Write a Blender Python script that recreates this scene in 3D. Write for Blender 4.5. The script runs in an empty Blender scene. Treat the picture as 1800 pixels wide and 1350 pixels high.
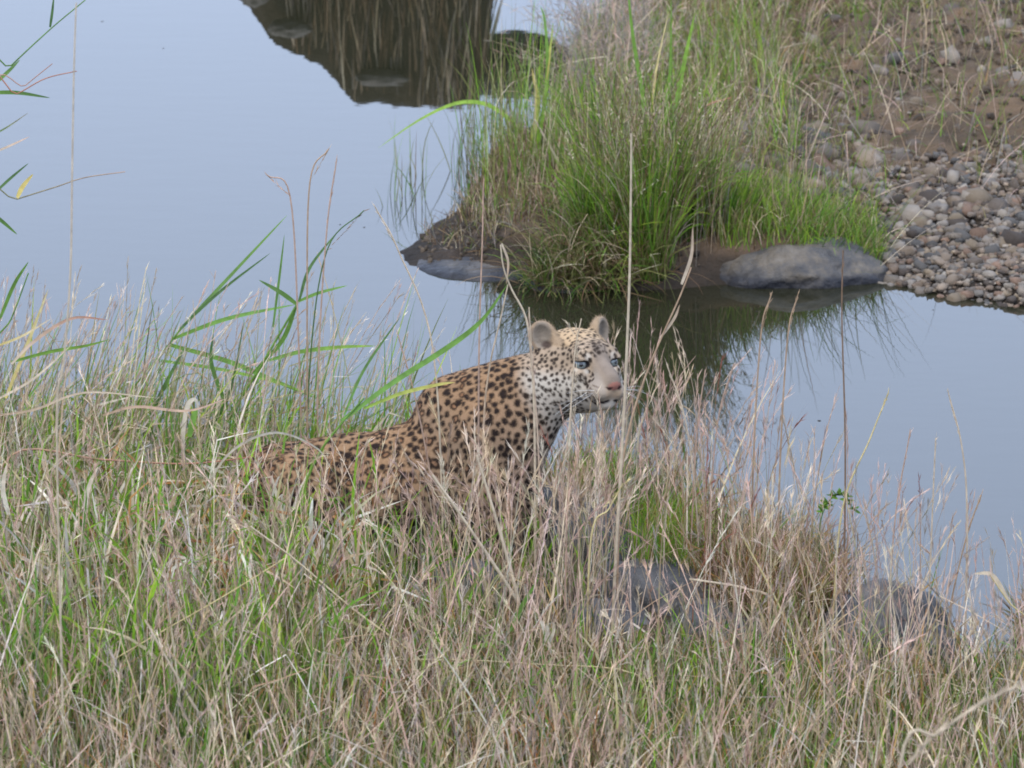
import bpy, bmesh, math
import numpy as np
from mathutils import Vector, Matrix, kdtree
from mathutils import noise as mnoise

rng = np.random.default_rng(7)
scene = bpy.context.scene
COL = scene.collection

# ------------------------------------------------------------------ camera, light, exposure
CAM_H = 3.952
PITCH = math.radians(18)
FPX = 9000.0            # focal length in pixels of the 1800 px wide photograph
cam_d = bpy.data.cameras.new('camera')
cam = bpy.data.objects.new('camera', cam_d)
COL.objects.link(cam)
cam.location = (0, 0, CAM_H)
cam.rotation_euler = (math.radians(90) - PITCH, 0, 0)
cam_d.sensor_width = 36
cam_d.lens = 180
cam_d.clip_start = 0.1
cam_d.clip_end = 2000
cam_d.dof.use_dof = True
cam_d.dof.focus_distance = 11.25
cam_d.dof.aperture_fstop = 10.5
scene.camera = cam

SUN_EL, SUN_AZ = math.radians(55), math.radians(205)      # behind the camera, a little left
world = bpy.data.worlds.new('World')
scene.world = world
world.use_nodes = True
wn, wl = world.node_tree.nodes, world.node_tree.links
wn.clear()
sky = wn.new('ShaderNodeTexSky')
sky.sky_type = 'NISHITA'
sky.sun_disc = False
sky.sun_elevation = SUN_EL
sky.sun_rotation = SUN_AZ
sky.air_density = 1.0
sky.dust_density = 3.0
hsv = wn.new('ShaderNodeHueSaturation')
hsv.inputs['Saturation'].default_value = 0.55
mixw = wn.new('ShaderNodeMix'); mixw.data_type = 'RGBA'
mixw.inputs[0].default_value = 0.6                      # thin even cloud over the blue
mixw.inputs[7].default_value = (14.6, 17.9, 24.8, 1)
bg = wn.new('ShaderNodeBackground'); bg.inputs['Strength'].default_value = 0.10
wo = wn.new('ShaderNodeOutputWorld')
wl.new(sky.outputs[0], hsv.inputs['Color'])
wl.new(hsv.outputs[0], mixw.inputs[6])
wl.new(mixw.outputs[2], bg.inputs['Color'])
wl.new(bg.outputs[0], wo.inputs['Surface'])

sun_d = bpy.data.lights.new('sun', 'SUN')
sun_d.energy = 1.5
sun_d.angle = math.radians(22)
sun_d.color = (1.0, 0.86, 0.64)
sun = bpy.data.objects.new('sun', sun_d)
COL.objects.link(sun)
sd = Vector((math.sin(SUN_AZ) * math.cos(SUN_EL), math.cos(SUN_AZ) * math.cos(SUN_EL), math.sin(SUN_EL)))
sun.rotation_euler = sd.to_track_quat('Z', 'Y').to_euler()

scene.view_settings.view_transform = 'Standard'
scene.view_settings.look = 'None'
scene.view_settings.exposure = 0.66
scene.view_settings.gamma = 1.0
scene.view_settings.use_curve_mapping = False
scene.cycles.use_denoising = True
scene.cycles.filter_width = 1.8
scene.cycles.max_bounces = 6
scene.cycles.transparent_max_bounces = 4

# ------------------------------------------------------------------ pixel <-> place helpers
def ray(u, v):
    a = (u - 900) / FPX
    b = (675 - v) / FPX
    c, s = math.cos(PITCH), math.sin(PITCH)
    return np.array([a, c + b * s, -s + b * c])

def at_y(u, v, y):
    r = ray(u, v)
    t = y / r[1]
    return np.array([r[0] * t, y, CAM_H + r[2] * t])

def at_z(u, v, z=0.0):
    r = ray(u, v)
    t = (z - CAM_H) / r[2]
    return np.array([r[0] * t, r[1] * t, z])

def to_px(p):
    p = np.atleast_2d(p)
    c, s = math.cos(PITCH), math.sin(PITCH)
    z = p[:, 2] - CAM_H
    d = p[:, 1] * c - z * s
    up = p[:, 1] * s + z * c
    return np.c_[900 + FPX * p[:, 0] / d, 675 - FPX * up / d]

# ------------------------------------------------------------------ value noise (numpy)
_perm = rng.random((64, 64, 64)).astype(np.float32)
def vnoise(p, f=1.0, octv=3):
    p = np.asarray(p, dtype=np.float64) * f
    if p.shape[1] == 2:
        p = np.c_[p, np.zeros(len(p))]
    out = np.zeros(len(p)); amp = 1.0; tot = 0
    for o in range(octv):
        i = np.floor(p).astype(int); w = p - i; w = w * w * (3 - 2 * w)
        acc = 0
        for dx in (0, 1):
            for dy in (0, 1):
                for dz in (0, 1):
                    h = _perm[(i[:, 0] + dx) & 63, (i[:, 1] + dy) & 63, (i[:, 2] + dz) & 63]
                    acc = acc + h * (w[:, 0] if dx else 1 - w[:, 0]) * (w[:, 1] if dy else 1 - w[:, 1]) * (w[:, 2] if dz else 1 - w[:, 2])
        out += amp * (acc * 2 - 1); tot += amp
        amp *= 0.5; p = p * 2.03 + 11.7
    return out / tot

def smooth(a, b, x):
    t = np.clip((x - a) / (b - a), 0, 1)
    return t * t * (3 - 2 * t)

# ------------------------------------------------------------------ mesh helpers
def link(name, me, parent=None, kind=None, label=None, cat=None, group=None, mat=None):
    o = bpy.data.objects.new(name, me)
    COL.objects.link(o)
    if parent is not None: o.parent = parent
    if kind: o['kind'] = kind
    if label: o['label'] = label
    if cat: o['category'] = cat
    if group: o['group'] = group
    if mat is not None and me is not None: me.materials.append(mat)
    return o

def np_mesh(name, V, Fq, col=None, smooth_sh=True):
    """V (n,3), Fq (m,3|4) int"""
    me = bpy.data.meshes.new(name)
    V = np.ascontiguousarray(V, dtype=np.float32); Fq = np.ascontiguousarray(Fq, dtype=np.int32)
    k = Fq.shape[1]
    me.vertices.add(len(V)); me.vertices.foreach_set('co', V.ravel())
    me.loops.add(len(Fq) * k); me.loops.foreach_set('vertex_index', Fq.ravel())
    me.polygons.add(len(Fq))
    me.polygons.foreach_set('loop_start', np.arange(0, len(Fq) * k, k, dtype=np.int32))
    me.polygons.foreach_set('loop_total', np.full(len(Fq), k, dtype=np.int32))
    me.update(calc_edges=True)
    if smooth_sh:
        me.polygons.foreach_set('use_smooth', np.ones(len(Fq), dtype=bool))
    if col is not None:
        a = me.color_attributes.new('Col', 'FLOAT_COLOR', 'POINT')
        c = np.ones((len(V), 4), dtype=np.float32); c[:, :3] = col
        a.data.foreach_set('color', c.ravel())
    return me

# ------------------------------------------------------------------ materials
def mat_new(name):
    m = bpy.data.materials.new(name); m.use_nodes = True
    nt = m.node_tree; nt.nodes.clear()
    out = nt.nodes.new('ShaderNodeOutputMaterial')
    return m, nt, out

def mat_leaf(name='leaf', transl=0.32, rough=0.6, spec=0.10):
    m, nt, out = mat_new(name)
    at = nt.nodes.new('ShaderNodeAttribute'); at.attribute_name = 'Col'
    geo = nt.nodes.new('ShaderNodeNewGeometry')
    nz = nt.nodes.new('ShaderNodeTexNoise'); nz.inputs['Scale'].default_value = 55; nz.inputs['Detail'].default_value = 3
    nt.links.new(geo.outputs['Position'], nz.inputs['Vector'])
    mr = nt.nodes.new('ShaderNodeMapRange'); mr.inputs[1].default_value = .25; mr.inputs[2].default_value = .75; mr.inputs[3].default_value = .75; mr.inputs[4].default_value = 1.25
    nt.links.new(nz.outputs[0], mr.inputs[0])
    mu = nt.nodes.new('ShaderNodeVectorMath'); mu.operation = 'SCALE'
    nt.links.new(at.outputs['Color'], mu.inputs[0]); nt.links.new(mr.outputs[0], mu.inputs['Scale'])
    pb = nt.nodes.new('ShaderNodeBsdfPrincipled')
    pb.inputs['Roughness'].default_value = rough
    pb.inputs['Specular IOR Level'].default_value = spec
    nt.links.new(mu.outputs[0], pb.inputs['Base Color'])
    tr = nt.nodes.new('ShaderNodeBsdfTranslucent')
    nt.links.new(mu.outputs[0], tr.inputs['Color'])
    mx = nt.nodes.new('ShaderNodeMixShader'); mx.inputs[0].default_value = transl
    nt.links.new(pb.outputs[0], mx.inputs[1]); nt.links.new(tr.outputs[0], mx.inputs[2])
    nt.links.new(mx.outputs[0], out.inputs[0])
    return m

def mat_rock(name, stops, scale=6, bump=.4, rough=.8, tint_attr=False, fine=60):
    m, nt, out = mat_new(name)
    tc = nt.nodes.new('ShaderNodeTexCoord')
    nz = nt.nodes.new('ShaderNodeTexNoise'); nz.inputs['Scale'].default_value = scale; nz.inputs['Detail'].default_value = 10; nz.inputs['Roughness'].default_value = .65
    oi = nt.nodes.new('ShaderNodeObjectInfo')
    ad = nt.nodes.new('ShaderNodeVectorMath'); ad.operation = 'ADD'
    sc = nt.nodes.new('ShaderNodeVectorMath'); sc.operation = 'SCALE'; sc.inputs['Scale'].default_value = 17
    cb = nt.nodes.new('ShaderNodeCombineXYZ')
    nt.links.new(oi.outputs['Random'], cb.inputs[0]); nt.links.new(oi.outputs['Random'], cb.inputs[1])
    nt.links.new(cb.outputs[0], sc.inputs[0])
    nt.links.new(tc.outputs['Object'], ad.inputs[0]); nt.links.new(sc.outputs[0], ad.inputs[1])
    nt.links.new(ad.outputs[0], nz.inputs['Vector'])
    cr = nt.nodes.new('ShaderNodeValToRGB')
    el = cr.color_ramp.elements
    el[0].position, el[0].color = stops[0][0], (*stops[0][1], 1)
    el[1].position, el[1].color = stops[-1][0], (*stops[-1][1], 1)
    for p, c in stops[1:-1]:
        e = el.new(p); e.color = (*c, 1)
    nt.links.new(nz.outputs[0], cr.inputs[0])
    last = cr.outputs[0]
    if tint_attr:
        at = nt.nodes.new('ShaderNodeAttribute'); at.attribute_name = 'Col'
        mm = nt.nodes.new('ShaderNodeVectorMath'); mm.operation = 'MULTIPLY'
        nt.links.new(last, mm.inputs[0]); nt.links.new(at.outputs['Color'], mm.inputs[1]); last = mm.outputs[0]
    pb = nt.nodes.new('ShaderNodeBsdfPrincipled'); pb.inputs['Roughness'].default_value = rough
    pb.inputs['Specular IOR Level'].default_value = .16
    nt.links.new(last, pb.inputs['Base Color'])
    n2 = nt.nodes.new('ShaderNodeTexNoise'); n2.inputs['Scale'].default_value = fine; n2.inputs['Detail'].default_value = 8
    nt.links.new(ad.outputs[0], n2.inputs['Vector'])
    bp = nt.nodes.new('ShaderNodeBump'); bp.inputs['Strength'].default_value = bump; bp.inputs['Distance'].default_value = .02
    nt.links.new(n2.outputs[0], bp.inputs['Height']); nt.links.new(bp.outputs[0], pb.inputs['Normal'])
    nt.links.new(pb.outputs[0], out.inputs[0])
    return m

M_LEAF = mat_leaf()
M_STRAW = mat_leaf('dry_straw', .16, .8, .05)
M_GROUND = mat_rock('soil', [(.3, (.45, .45, .45)), (.5, (.9, .88, .85)), (.7, (1.4, 1.3, 1.25))], 5, .9, .9, True, 45)
M_SLAB = mat_rock('wet_slab', [(.30, (.028, .027, .027)), (.46, (.062, .059, .057)), (.58, (.105, .090, .072)), (.72, (.15, .135, .115))], 9, .7, .5, True, 40)
M_DARK = mat_rock('dark_rock', [(.30, (.018, .018, .019)), (.46, (.042, .042, .044)), (.56, (.075, .072, .07)), (.7, (.12, .11, .10))], 7, .6, .55, False, 50)
M_PEB = mat_rock('pebble_stone', [(.3, (.55, .55, .55)), (.7, (1.05, 1.03, 1.0))], 40, .4, .8, True, 160)

# water: murky body colour under a clear reflecting surface
M_WATER, nt, out = mat_new('pond_water')
pb = nt.nodes.new('ShaderNodeBsdfPrincipled')
pb.inputs['Base Color'].default_value = (.016, .016, .009, 1)
pb.inputs['Roughness'].default_value = .018
pb.inputs['IOR'].default_value = 1.5
geo = nt.nodes.new('ShaderNodeNewGeometry')
mp = nt.nodes.new('ShaderNodeMapping'); mp.inputs['Scale'].default_value = (1.0, 2.4, 1.0)
n1 = nt.nodes.new('ShaderNodeTexNoise'); n1.inputs['Scale'].default_value = 5; n1.inputs['Detail'].default_value = 2
nt.links.new(geo.outputs['Position'], mp.inputs[0]); nt.links.new(mp.outputs[0], n1.inputs['Vector'])
bp = nt.nodes.new('ShaderNodeBump'); bp.inputs['Strength'].default_value = .022; bp.inputs['Distance'].default_value = .01
nt.links.new(n1.outputs[0], bp.inputs['Height']); nt.links.new(bp.outputs[0], pb.inputs['Normal'])
nt.links.new(pb.outputs[0], out.inputs[0])

# ------------------------------------------------------------------ the land: shore outlines from the ground plan
def gz(u, v): return tuple(at_z(u, v)[:2])
NEAR = [(-60, 40), (-9, 14), (-3, 11.6)] + [gz(*p) for p in
        [(-60, 812), (150, 835), (400, 842), (650, 835), (850, 842), (1010, 850), (1150, 868), (1260, 895), (1330, 940), (1400, 1010), (1490, 1070), (1600, 1095), (1690, 1130), (1740, 1165), (1790, 1120), (1850, 1085)]] + \
       [(3, 10.0), (9, 9), (60, 6), (60, -60), (-60, -60)]
FAR = [gz(*p) for p in [(698, 442), (722, 468), (800, 474), (900, 486), (1000, 512), (1110, 510), (1250, 500), (1540, 490), (1620, 508), (1700, 526), (1800, 538)]] + \
      [(2.2, 12.75), (9, 12), (60, 10), (60, 160), (-3, 160), (-1.0, 40), (.6, 22)] + [gz(*p) for p in [(1120, -40), (1080, 0), (1050, 50), (1000, 110), (965, 200), (900, 275), (850, 330), (790, 380)]]
BANK = [(-.97, 16.7), (-.5, 16.58), (-.1, 16.58), (-.03, 16.7), (-.03, 17.3), (-.4, 17.6), (-.95, 17.4)]

def poly_sd(P, poly):
    """signed distance to polygon, positive inside"""
    poly = np.array(poly); n = len(poly)
    d = np.full(len(P), 1e9); inside = np.zeros(len(P), bool)
    for i in range(n):
        a, b = poly[i], poly[(i + 1) % n]
        e = b - a; w = P - a
        t = np.clip((w @ e) / (e @ e), 0, 1)
        d = np.minimum(d, np.hypot(*(w - t[:, None] * e).T))
        c = ((a[1] > P[:, 1]) != (b[1] > P[:, 1]))
        with np.errstate(divide='ignore', invalid='ignore'):
            xx = (b[0] - a[0]) * (P[:, 1] - a[1]) / (b[1] - a[1]) + a[0]
        inside ^= c & (P[:, 0] < xx)
    return np.where(inside, d, -d)

def height(P, full=False):
    P = np.asarray(P, float)
    big = vnoise(P, 1.3, 3); fine = vnoise(P, 9, 3)
    wob = .035 * vnoise(P, 5, 3)
    sn = poly_sd(P, NEAR) + wob
    sf = poly_sd(P, FAR) + wob
    sb = poly_sd(P, BANK) + wob
    hn = np.where(sn > 0, .02 * smooth(0, .08, sn) + .105 * np.minimum(sn, 12), sn * .5) + .02 * big * smooth(0, .4, sn) + .012 * fine * smooth(0, .1, sn)
    # the spit: an undercut mud step under the tussocks, low gravel to the right
    stepk = smooth(.95, .72, P[:, 0]) * smooth(-.12, .05, P[:, 0])
    hf = np.where(sf > 0, (.012 + .075 * stepk) * smooth(0, .09, sf) + .10 * np.minimum(sf, 2.5) + .05 * np.maximum(np.minimum(sf, 40) - 2.5, 0), sf * .6)
    hf = hf + .03 * big * smooth(.1, .8, sf) + .016 * fine * smooth(0, .1, sf)
    # low hump on the tip of the spit
    tip = np.exp(-(((P[:, 0] + .10) / .17) ** 2 + ((P[:, 1] - 13.95) / .28) ** 2))
    hf = hf + .13 * tip * smooth(0, .1, sf)
    hb = np.where(sb > 0, smooth(0, .09, sb) * np.interp(P[:, 0], [-.95, -.88, -.815, -.64, -.53], [.04, .17, .267, .366, .485]) + .012 * fine, sb * 1.5)
    h = np.maximum(np.maximum(hn, hf), hb)
    h = np.maximum(h, -.7)
    if full: return h, sn, sf, sb
    return h

def hz(x, y): return float(height(np.array([[x, y]]))[0])

def axis(lo, hi, a, b, step, growth=1.18):
    mid = list(np.arange(a, b + 1e-6, step))
    s = step; x = a; left = []
    while x > lo: s *= growth; x -= s; left.append(x)
    s = step; x = mid[-1]; right = []
    while x < hi: s *= growth; x += s; right.append(x)
    return np.array(left[::-1] + mid + right)

gx = axis(-400, 400, -1.6, 1.9, .0135)
gy = axis(-300, 700, 8.4, 17.8, .022)
GX, GY = np.meshgrid(gx, gy, indexing='ij')
P2 = np.c_[GX.ravel(), GY.ravel()]
hh, sn, sf, sb = height(P2, True)
hh = hh + .010 * vnoise(P2, 38, 2) * (hh > .01) + .022 * vnoise(P2, 14, 3) * smooth(.3, .8, sf)
soil = np.tile(np.array([.095, .068, .044]), (len(P2), 1))
red = smooth(-.2, .35, vnoise(P2, 1.6, 3)) * (sf > 0) * smooth(13.5, 13.8, P2[:, 1])
soil = soil * (1 - red[:, None] * .8) + np.array([.115, .058, .040]) * red[:, None] * .8
nearm = (sn > 0)[:, None]
soil = np.where(nearm, np.array([.050, .040, .022]), soil)
wet = smooth(.10, .05, hh)[:, None]
soil = soil * (1 - wet) + np.array([.030, .024, .019]) * wet
soil = np.where((sb > -.05)[:, None], np.array([.040, .032, .022]), soil)
soil = soil * (.8 + .4 * (vnoise(P2, 25, 2) * .5 + .5))[:, None]
nx, ny = len(gx), len(gy)
idx = np.arange(nx * ny).reshape(nx, ny)
Q = np.stack([idx[:-1, :-1], idx[1:, :-1], idx[1:, 1:], idx[:-1, 1:]], -1).reshape(-1, 4)
ground = link('ground', np_mesh('ground', np.c_[P2, hh], Q, soil), kind='structure', mat=M_GROUND)
wv = np.array([[-400, -300, 0], [400, -300, 0], [400, 700, 0], [-400, 700, 0]], float)
water = link('water', np_mesh('water', wv, np.array([[0, 1, 2, 3]])), kind='structure', mat=M_WATER)

# ------------------------------------------------------------------ blades of every sort
class Soup:
    def __init__(s): s.V = []; s.F = []; s.C = []; s.n = 0
    def add(s, V, F, C):
        s.V.append(V.reshape(-1, 3)); s.F.append(F + s.n); s.C.append(C.reshape(-1, 3)); s.n += V.size // 3
    def build(s, name, mat, **kw):
        me = np_mesh(name, np.concatenate(s.V), np.concatenate(s.F), np.concatenate(s.C))
        return link(name, me, mat=mat, **kw)

def curves(base, length, az, lean, bend, nseg, kt=None, kink=None, power=1.4, sway=None):
    n = len(base); t = np.linspace(0, 1, nseg + 1)
    tilt = lean[:, None] + bend[:, None] * t[None, :] ** power
    if kink is not None:
        tilt = tilt + kink[:, None] * (t[None, :] > kt[:, None])
    tilt = np.clip(tilt, -2.9, 2.9)
    a = az[:, None] + (0 if sway is None else sway[:, None] * t[None, :])
    d = np.stack([np.sin(tilt) * np.cos(a), np.sin(tilt) * np.sin(a), np.cos(tilt)], -1)
    seg = d[:, :-1] * (length / nseg)[:, None, None]
    pts = np.concatenate([np.zeros((n, 1, 3)), np.cumsum(seg, 1)], 1) + base[:, None, :]
    return pts, d

def ribbons(soup, pts, d, width, cb, ct, profile='blade', roll=None):
    n, k, _ = pts.shape
    t = np.linspace(0, 1, k)
    up = np.array([0, 0, 1.0])
    side = np.cross(d, up); side /= np.maximum(np.linalg.norm(side, axis=-1, keepdims=True), 1e-3)
    nrm = np.cross(d, side)
    r = (rng.uniform(0, np.pi, n) if roll is None else roll)[:, None, None]
    tw = r + (rng.uniform(-.8, .8, n)[:, None] * t[None, :])[..., None]
    wv = np.cos(tw) * side + np.sin(tw) * nrm
    if profile == 'blade': pr = (.55 + .45 * np.minimum(t * 4, 1)) * np.clip(1 - t, 0, 1) ** .6
    elif profile == 'stem': pr = 1 - .55 * t
    else: pr = np.sin(np.clip(t * .92 + .08, 0, 1) * np.pi) ** .7
    w = width[:, None] * pr[None, :] * .5 + .00012
    A = pts - wv * w[..., None]; B = pts + wv * w[..., None]
    V = np.stack([A, B], 2)                       # n,k,2,3
    i = np.arange(n)[:, None] * (2 * k) + np.arange(k - 1)[None, :] * 2
    F = np.stack([i, i + 1, i + 3, i + 2], -1).reshape(-1, 4)
    C = cb[:, None, None, :] * (1 - t)[None, :, None, None] + ct[:, None, None, :] * t[None, :, None, None]
    C = np.broadcast_to(C, V.shape)
    soup.add(V, F, C)

PAL = {
    'straw':  [(.46, .36, .235), (.37, .28, .18), (.55, .46, .325), (.31, .225, .14)],
    'pink':   [(.42, .295, .23), (.35, .235, .18), (.47, .355, .285)],
    'white':  [(.58, .53, .43), (.52, .46, .37)],
    'orange': [(.33, .17, .065), (.27, .125, .05), (.38, .235, .09)],
    'grey':   [(.27, .235, .195), (.21, .18, .15)],
    'green':  [(.115, .22, .028), (.085, .18, .024), (.15, .26, .036), (.10, .20, .035)],
    'lime':   [(.20, .33, .03), (.16, .31, .025), (.25, .32, .04)],
    'olive':  [(.155, .165, .048), (.19, .185, .065), (.115, .13, .038)],
    'dark':   [(.045, .09, .016), (.035, .07, .014), (.06, .105, .02)],
    'brown':  [(.13, .082, .045), (.17, .11, .06), (.09, .06, .035)],
    'red':    [(.26, .10, .07)],
}
def pick(n, weights):
    names = list(weights); w = np.array([weights[k] for k in names], float); w /= w.sum()
    ch = rng.choice(len(names), n, p=w)
    out = np.zeros((n, 3))
    for i, nm in enumerate(names):
        m = ch == i; p = np.array(PAL[nm])
        out[m] = p[rng.integers(0, len(p), m.sum())]
    return out * rng.uniform(.82, 1.18, (n, 1)) * rng.uniform(.95, 1.05, (n, 3))

def seed_heads(soup, pts, d, col, n_sp, t0, length, spread, width):
    """spikelets fanned along the last part of each stem"""
    n, k, _ = pts.shape
    tt = t0 + (1 - t0) * rng.random((n, n_sp)) ** .8
    f = tt * (k - 1); i = np.minimum(f.astype(int), k - 2); w = (f - i)[..., None]
    r = np.arange(n)[:, None]
    base = (pts[r, i] * (1 - w) + pts[r, i + 1] * w).reshape(-1, 3)
    dr = d[r, i].reshape(-1, 3)
    m = len(base)
    dr = dr + rng.normal(0, 1, (m, 3)) * spread * rng.uniform(.3, 1.2, (m, 1))
    dr /= np.linalg.norm(dr, axis=1, keepdims=True)
    tilt = np.arccos(np.clip(dr[:, 2], -1, 1)); az = np.arctan2(dr[:, 1], dr[:, 0])
    L = length * rng.uniform(.5, 1.3, m)
    p2, d2 = curves(base, L, az, tilt, rng.uniform(-.2, .5, m), 2)
    c = np.repeat(col, n_sp, 0) * rng.uniform(.8, 1.25, (m, 1))
    ribbons(soup, p2, d2, width * rng.uniform(.6, 1.3, m), c, c * 1.08, 'spike')

def scatter(n, x0, x1, y0, y1):
    return np.c_[rng.uniform(x0, x1, n), rng.uniform(y0, y1, n)]

def grow(soup, P, hmin, hmax, width, pal, lean=.25, bend=.9, nseg=5, tip_mix=None, kink_p=.12, az=None, z=None, zoff=-.01, hmod=None):
    n = len(P)
    b = np.c_[P, (height(P) if z is None else z) + zoff]
    L = rng.uniform(hmin, hmax, n) * (1 if hmod is None else hmod)
    a = rng.uniform(0, 2 * np.pi, n) if az is None else az + rng.normal(0, .9, n)
    le = np.abs(rng.normal(0, lean, n)); be = np.abs(rng.normal(0, bend, n))
    kk = np.where(rng.random(n) < kink_p, rng.uniform(.7, 1.8, n), 0)
    pts, d = curves(b, L, a, le, be, nseg, rng.uniform(.35, .8, n), kk, sway=rng.normal(0, .5, n))
    c = pick(n, pal)
    ct = c * rng.uniform(.9, 1.15, (n, 1))
    if tip_mix is not None:
        k = (rng.random(n) < tip_mix[0])[:, None]
        ct = np.where(k, pick(n, tip_mix[1]), ct)
    ribbons(soup, pts, d, width * rng.uniform(.55, 1.35, n), c, ct)
    return pts, d


# ------------------------------------------------------------------ rocks
def make_rock(name, c, r, label, mat, seed=0, rot=0, amp=.22, f=2.2, wet=None, flat=0, sub=5, cat='rock', group=None):
    bm = bmesh.new(); bmesh.ops.create_icosphere(bm, subdivisions=sub, radius=1)
    V = np.array([v.co[:] for v in bm.verts]); F = np.array([[v.index for v in f_.verts] for f_ in bm.faces]); bm.free()
    n = vnoise(V + seed * 3.7, f, 4); n2 = vnoise(V + seed * 5.1, f * 5, 3)
    V = V * (1 + amp * n + .035 * n2)[:, None]
    if flat: V[:, 2] = np.where(V[:, 2] > flat, flat + (V[:, 2] - flat) * .25, V[:, 2])
    V = V * np.array(r)
    cz, sz = math.cos(rot), math.sin(rot)
    V = np.c_[V[:, 0] * cz - V[:, 1] * sz, V[:, 0] * sz + V[:, 1] * cz, V[:, 2]]
    col = np.ones((len(V), 3))
    if wet is not None:
        zz = V[:, 2] + c[2] + .006 * vnoise(V, 30, 2)
        k = smooth(wet + .008, wet - .004, zz)[:, None]
        col = 1 - k * (1 - np.array([.40, .44, .55]))
        col = col * (1 - .35 * smooth(.1, .5, vnoise(V, 14, 3)))[:, None]
    o = link(name, np_mesh(name, V, F, col), label=label, cat=cat, group=group, mat=mat)
    o.location = c
    return o

def ctr(u, v, z): p = at_z(u, v, z); return p
p = at_z(1395, 492, 0)
make_rock('boulder', (p[0] - .005, p[1] + .06, -.012), (.262, .15, .102), 'domed grey boulder half in the water under the short green grass of the spit', M_SLAB, 2, 0, .24, 1.9, wet=.022)
p = at_z(830, 478, 0)
make_rock('flat_rock', (p[0] + .03, p[1] + .10, -.016), (.20, .19, .05), 'flat wet blue-grey rock slab at the left tip of the spit', M_SLAB, 4, .1, .15, 1.4, wet=.014, flat=.5)
p = at_z(1000, 508, 0)
make_rock('flat_rock', (p[0], p[1] + .06, -.02), (.13, .10, .055), 'low dark rock at the waterline beneath the drooping sedge', M_SLAB, 6, .4, .2, 1.8, wet=.02)
for (u, v, y, z, r, sd_, rt, lab) in [
        (1055, 955, 10.72, .05, (.13, .17, .13), 8, .3, 'large blue-grey boulder right of the leopard forelegs'),
        (1150, 1060, 10.48, .03, (.15, .15, .115), 9, .8, 'broad grey boulder at the right foot of the large blue-grey boulder'),
        (1240, 1135, 10.30, .03, (.11, .12, .075), 12, .1, 'low dark boulder lowest of the rocks right of the leopard'),
        (1060, 1090, 10.25, .05, (.12, .10, .07), 13, 1.1, 'half buried grey rock in the grass below the large blue-grey boulder'),
        (985, 910, 10.95, .06, (.08, .09, .10), 10, .8, 'narrow upright grey rock behind the leopard forelegs')]:
    p = at_y(u, v, y)
    make_rock('boulder', (p[0], y, z), r, lab, M_DARK, sd_, rt, .26, 1.7)
p = at_y(820, 1020, 10.42)
make_rock('boulder', (p[0], 10.42, .085), (.085, .09, .075), 'dark grey rock under the leopard belly', M_DARK, 11, .2, .2, 1.6)
for (u, v, r, sd_, lab) in [(1560, 1110, (.11, .09, .075), 21, 'dark lumpy rock at the water edge below the dry grass fringe'),
                            (1610, 1150, (.07, .06, .05), 22, 'small dark rock beside the lumpy shore rock'),
                            (1670, 1165, (.045, .05, .035), 23, 'smallest bluish rock standing out in the water at lower right'),
                            (1510, 1130, (.08, .07, .07), 24, 'brown muddy rock behind the pale feathery stems at lower right')]:
    q = at_z(u, v, .03)
    make_rock('shore_rock', (q[0], q[1], .035), tuple(1.3 * k for k in r), lab, M_DARK, sd_, sd_, .3, 2.2, sub=4)
# pale stones in the far bank whose mirror image shows at the top of the photograph
for i, (x, z, r, lab) in enumerate([(-.44, .37, (.085, .05, .028), 'pale oblong stone set in the far bank, seen only mirrored in the water'),
                                    (-.74, .20, (.07, .05, .03), 'pale round stone low in the far bank, mirrored at top left'),
                                    (-.86, .09, (.05, .05, .035), 'pale stone at the left end of the far bank')]):
    o = make_rock('bank_stone', (x, 16.62, z), r, lab, M_PEB, 40 + i, 0, .35, 2.2, sub=4)
    o.data.color_attributes['Col'].data.foreach_set('color', np.tile(np.array([.20, .185, .165, 1], np.float32), len(o.data.vertices)))

# ------------------------------------------------------------------ pebbles
def cube_sphere():
    bm = bmesh.new(); bmesh.ops.create_cube(bm, size=2)
    bmesh.ops.subdivide_edges(bm, edges=bm.edges[:], cuts=1, use_grid_fill=True)
    V = np.array([v.co[:] for v in bm.verts]); F = np.array([[v.index for v in f.verts] for f in bm.faces]); bm.free()
    V = V / np.linalg.norm(V, axis=1, keepdims=True) ** .66
    return V, F
PV, PF = cube_sphere()
PEBC = np.array([(.25, .20, .155), (.20, .18, .16), (.20, .135, .10), (.27, .235, .195), (.10, .095, .09), (.17, .13, .10), (.21, .18, .15), (.14, .115, .095), (.25, .20, .145), (.085, .07, .06)])
def peb_region(n, dense=True):
    out = []
    while len(out) < n:
        P = scatter(4000, .75, 2.1, 12.6, 15.6)
        q = to_px(np.c_[P, .05 + .1 * np.maximum(P[:, 1] - 12.9, 0)])
        s = poly_sd(P, FAR)
        lim = 1515 + 50 * vnoise(P, 4, 2) + np.maximum(0, 330 - q[:, 1]) * .35
        pr = smooth(lim - 15, lim + 50, q[:, 0]) * smooth(235, 330, q[:, 1] + .12 * (q[:, 0] - 1550))
        m = (rng.random(len(P)) < pr) & (s > -.03)
        out += list(P[m])
    return np.array(out[:n])
N_P = 6500
PP = peb_region(N_P)
prad = np.exp(rng.normal(math.log(.0082), .42, N_P)).clip(.0035, .024)
P_sp = []
while len(P_sp) < 900:                                  # loose stones lying up the slope
    P = scatter(2000, .4, 1.9, 13.3, 16.6); q = to_px(np.c_[P, .1 + .1 * np.maximum(P[:, 1] - 12.9, 0)])
    m = (np.exp(-(((q[:, 0] - 1440) / 170) ** 2 + ((q[:, 1] - 265) / 75) ** 2)) + .04) > rng.random(len(P))
    P_sp += list(P[m & (poly_sd(P, FAR) > .1)])
P_sp = np.array(P_sp[:900]); r_sp = np.exp(rng.normal(math.log(.013), .5, 900)).clip(.005, .04)
PP = np.r_[PP, P_sp]; prad = np.r_[prad, r_sp]
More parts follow.
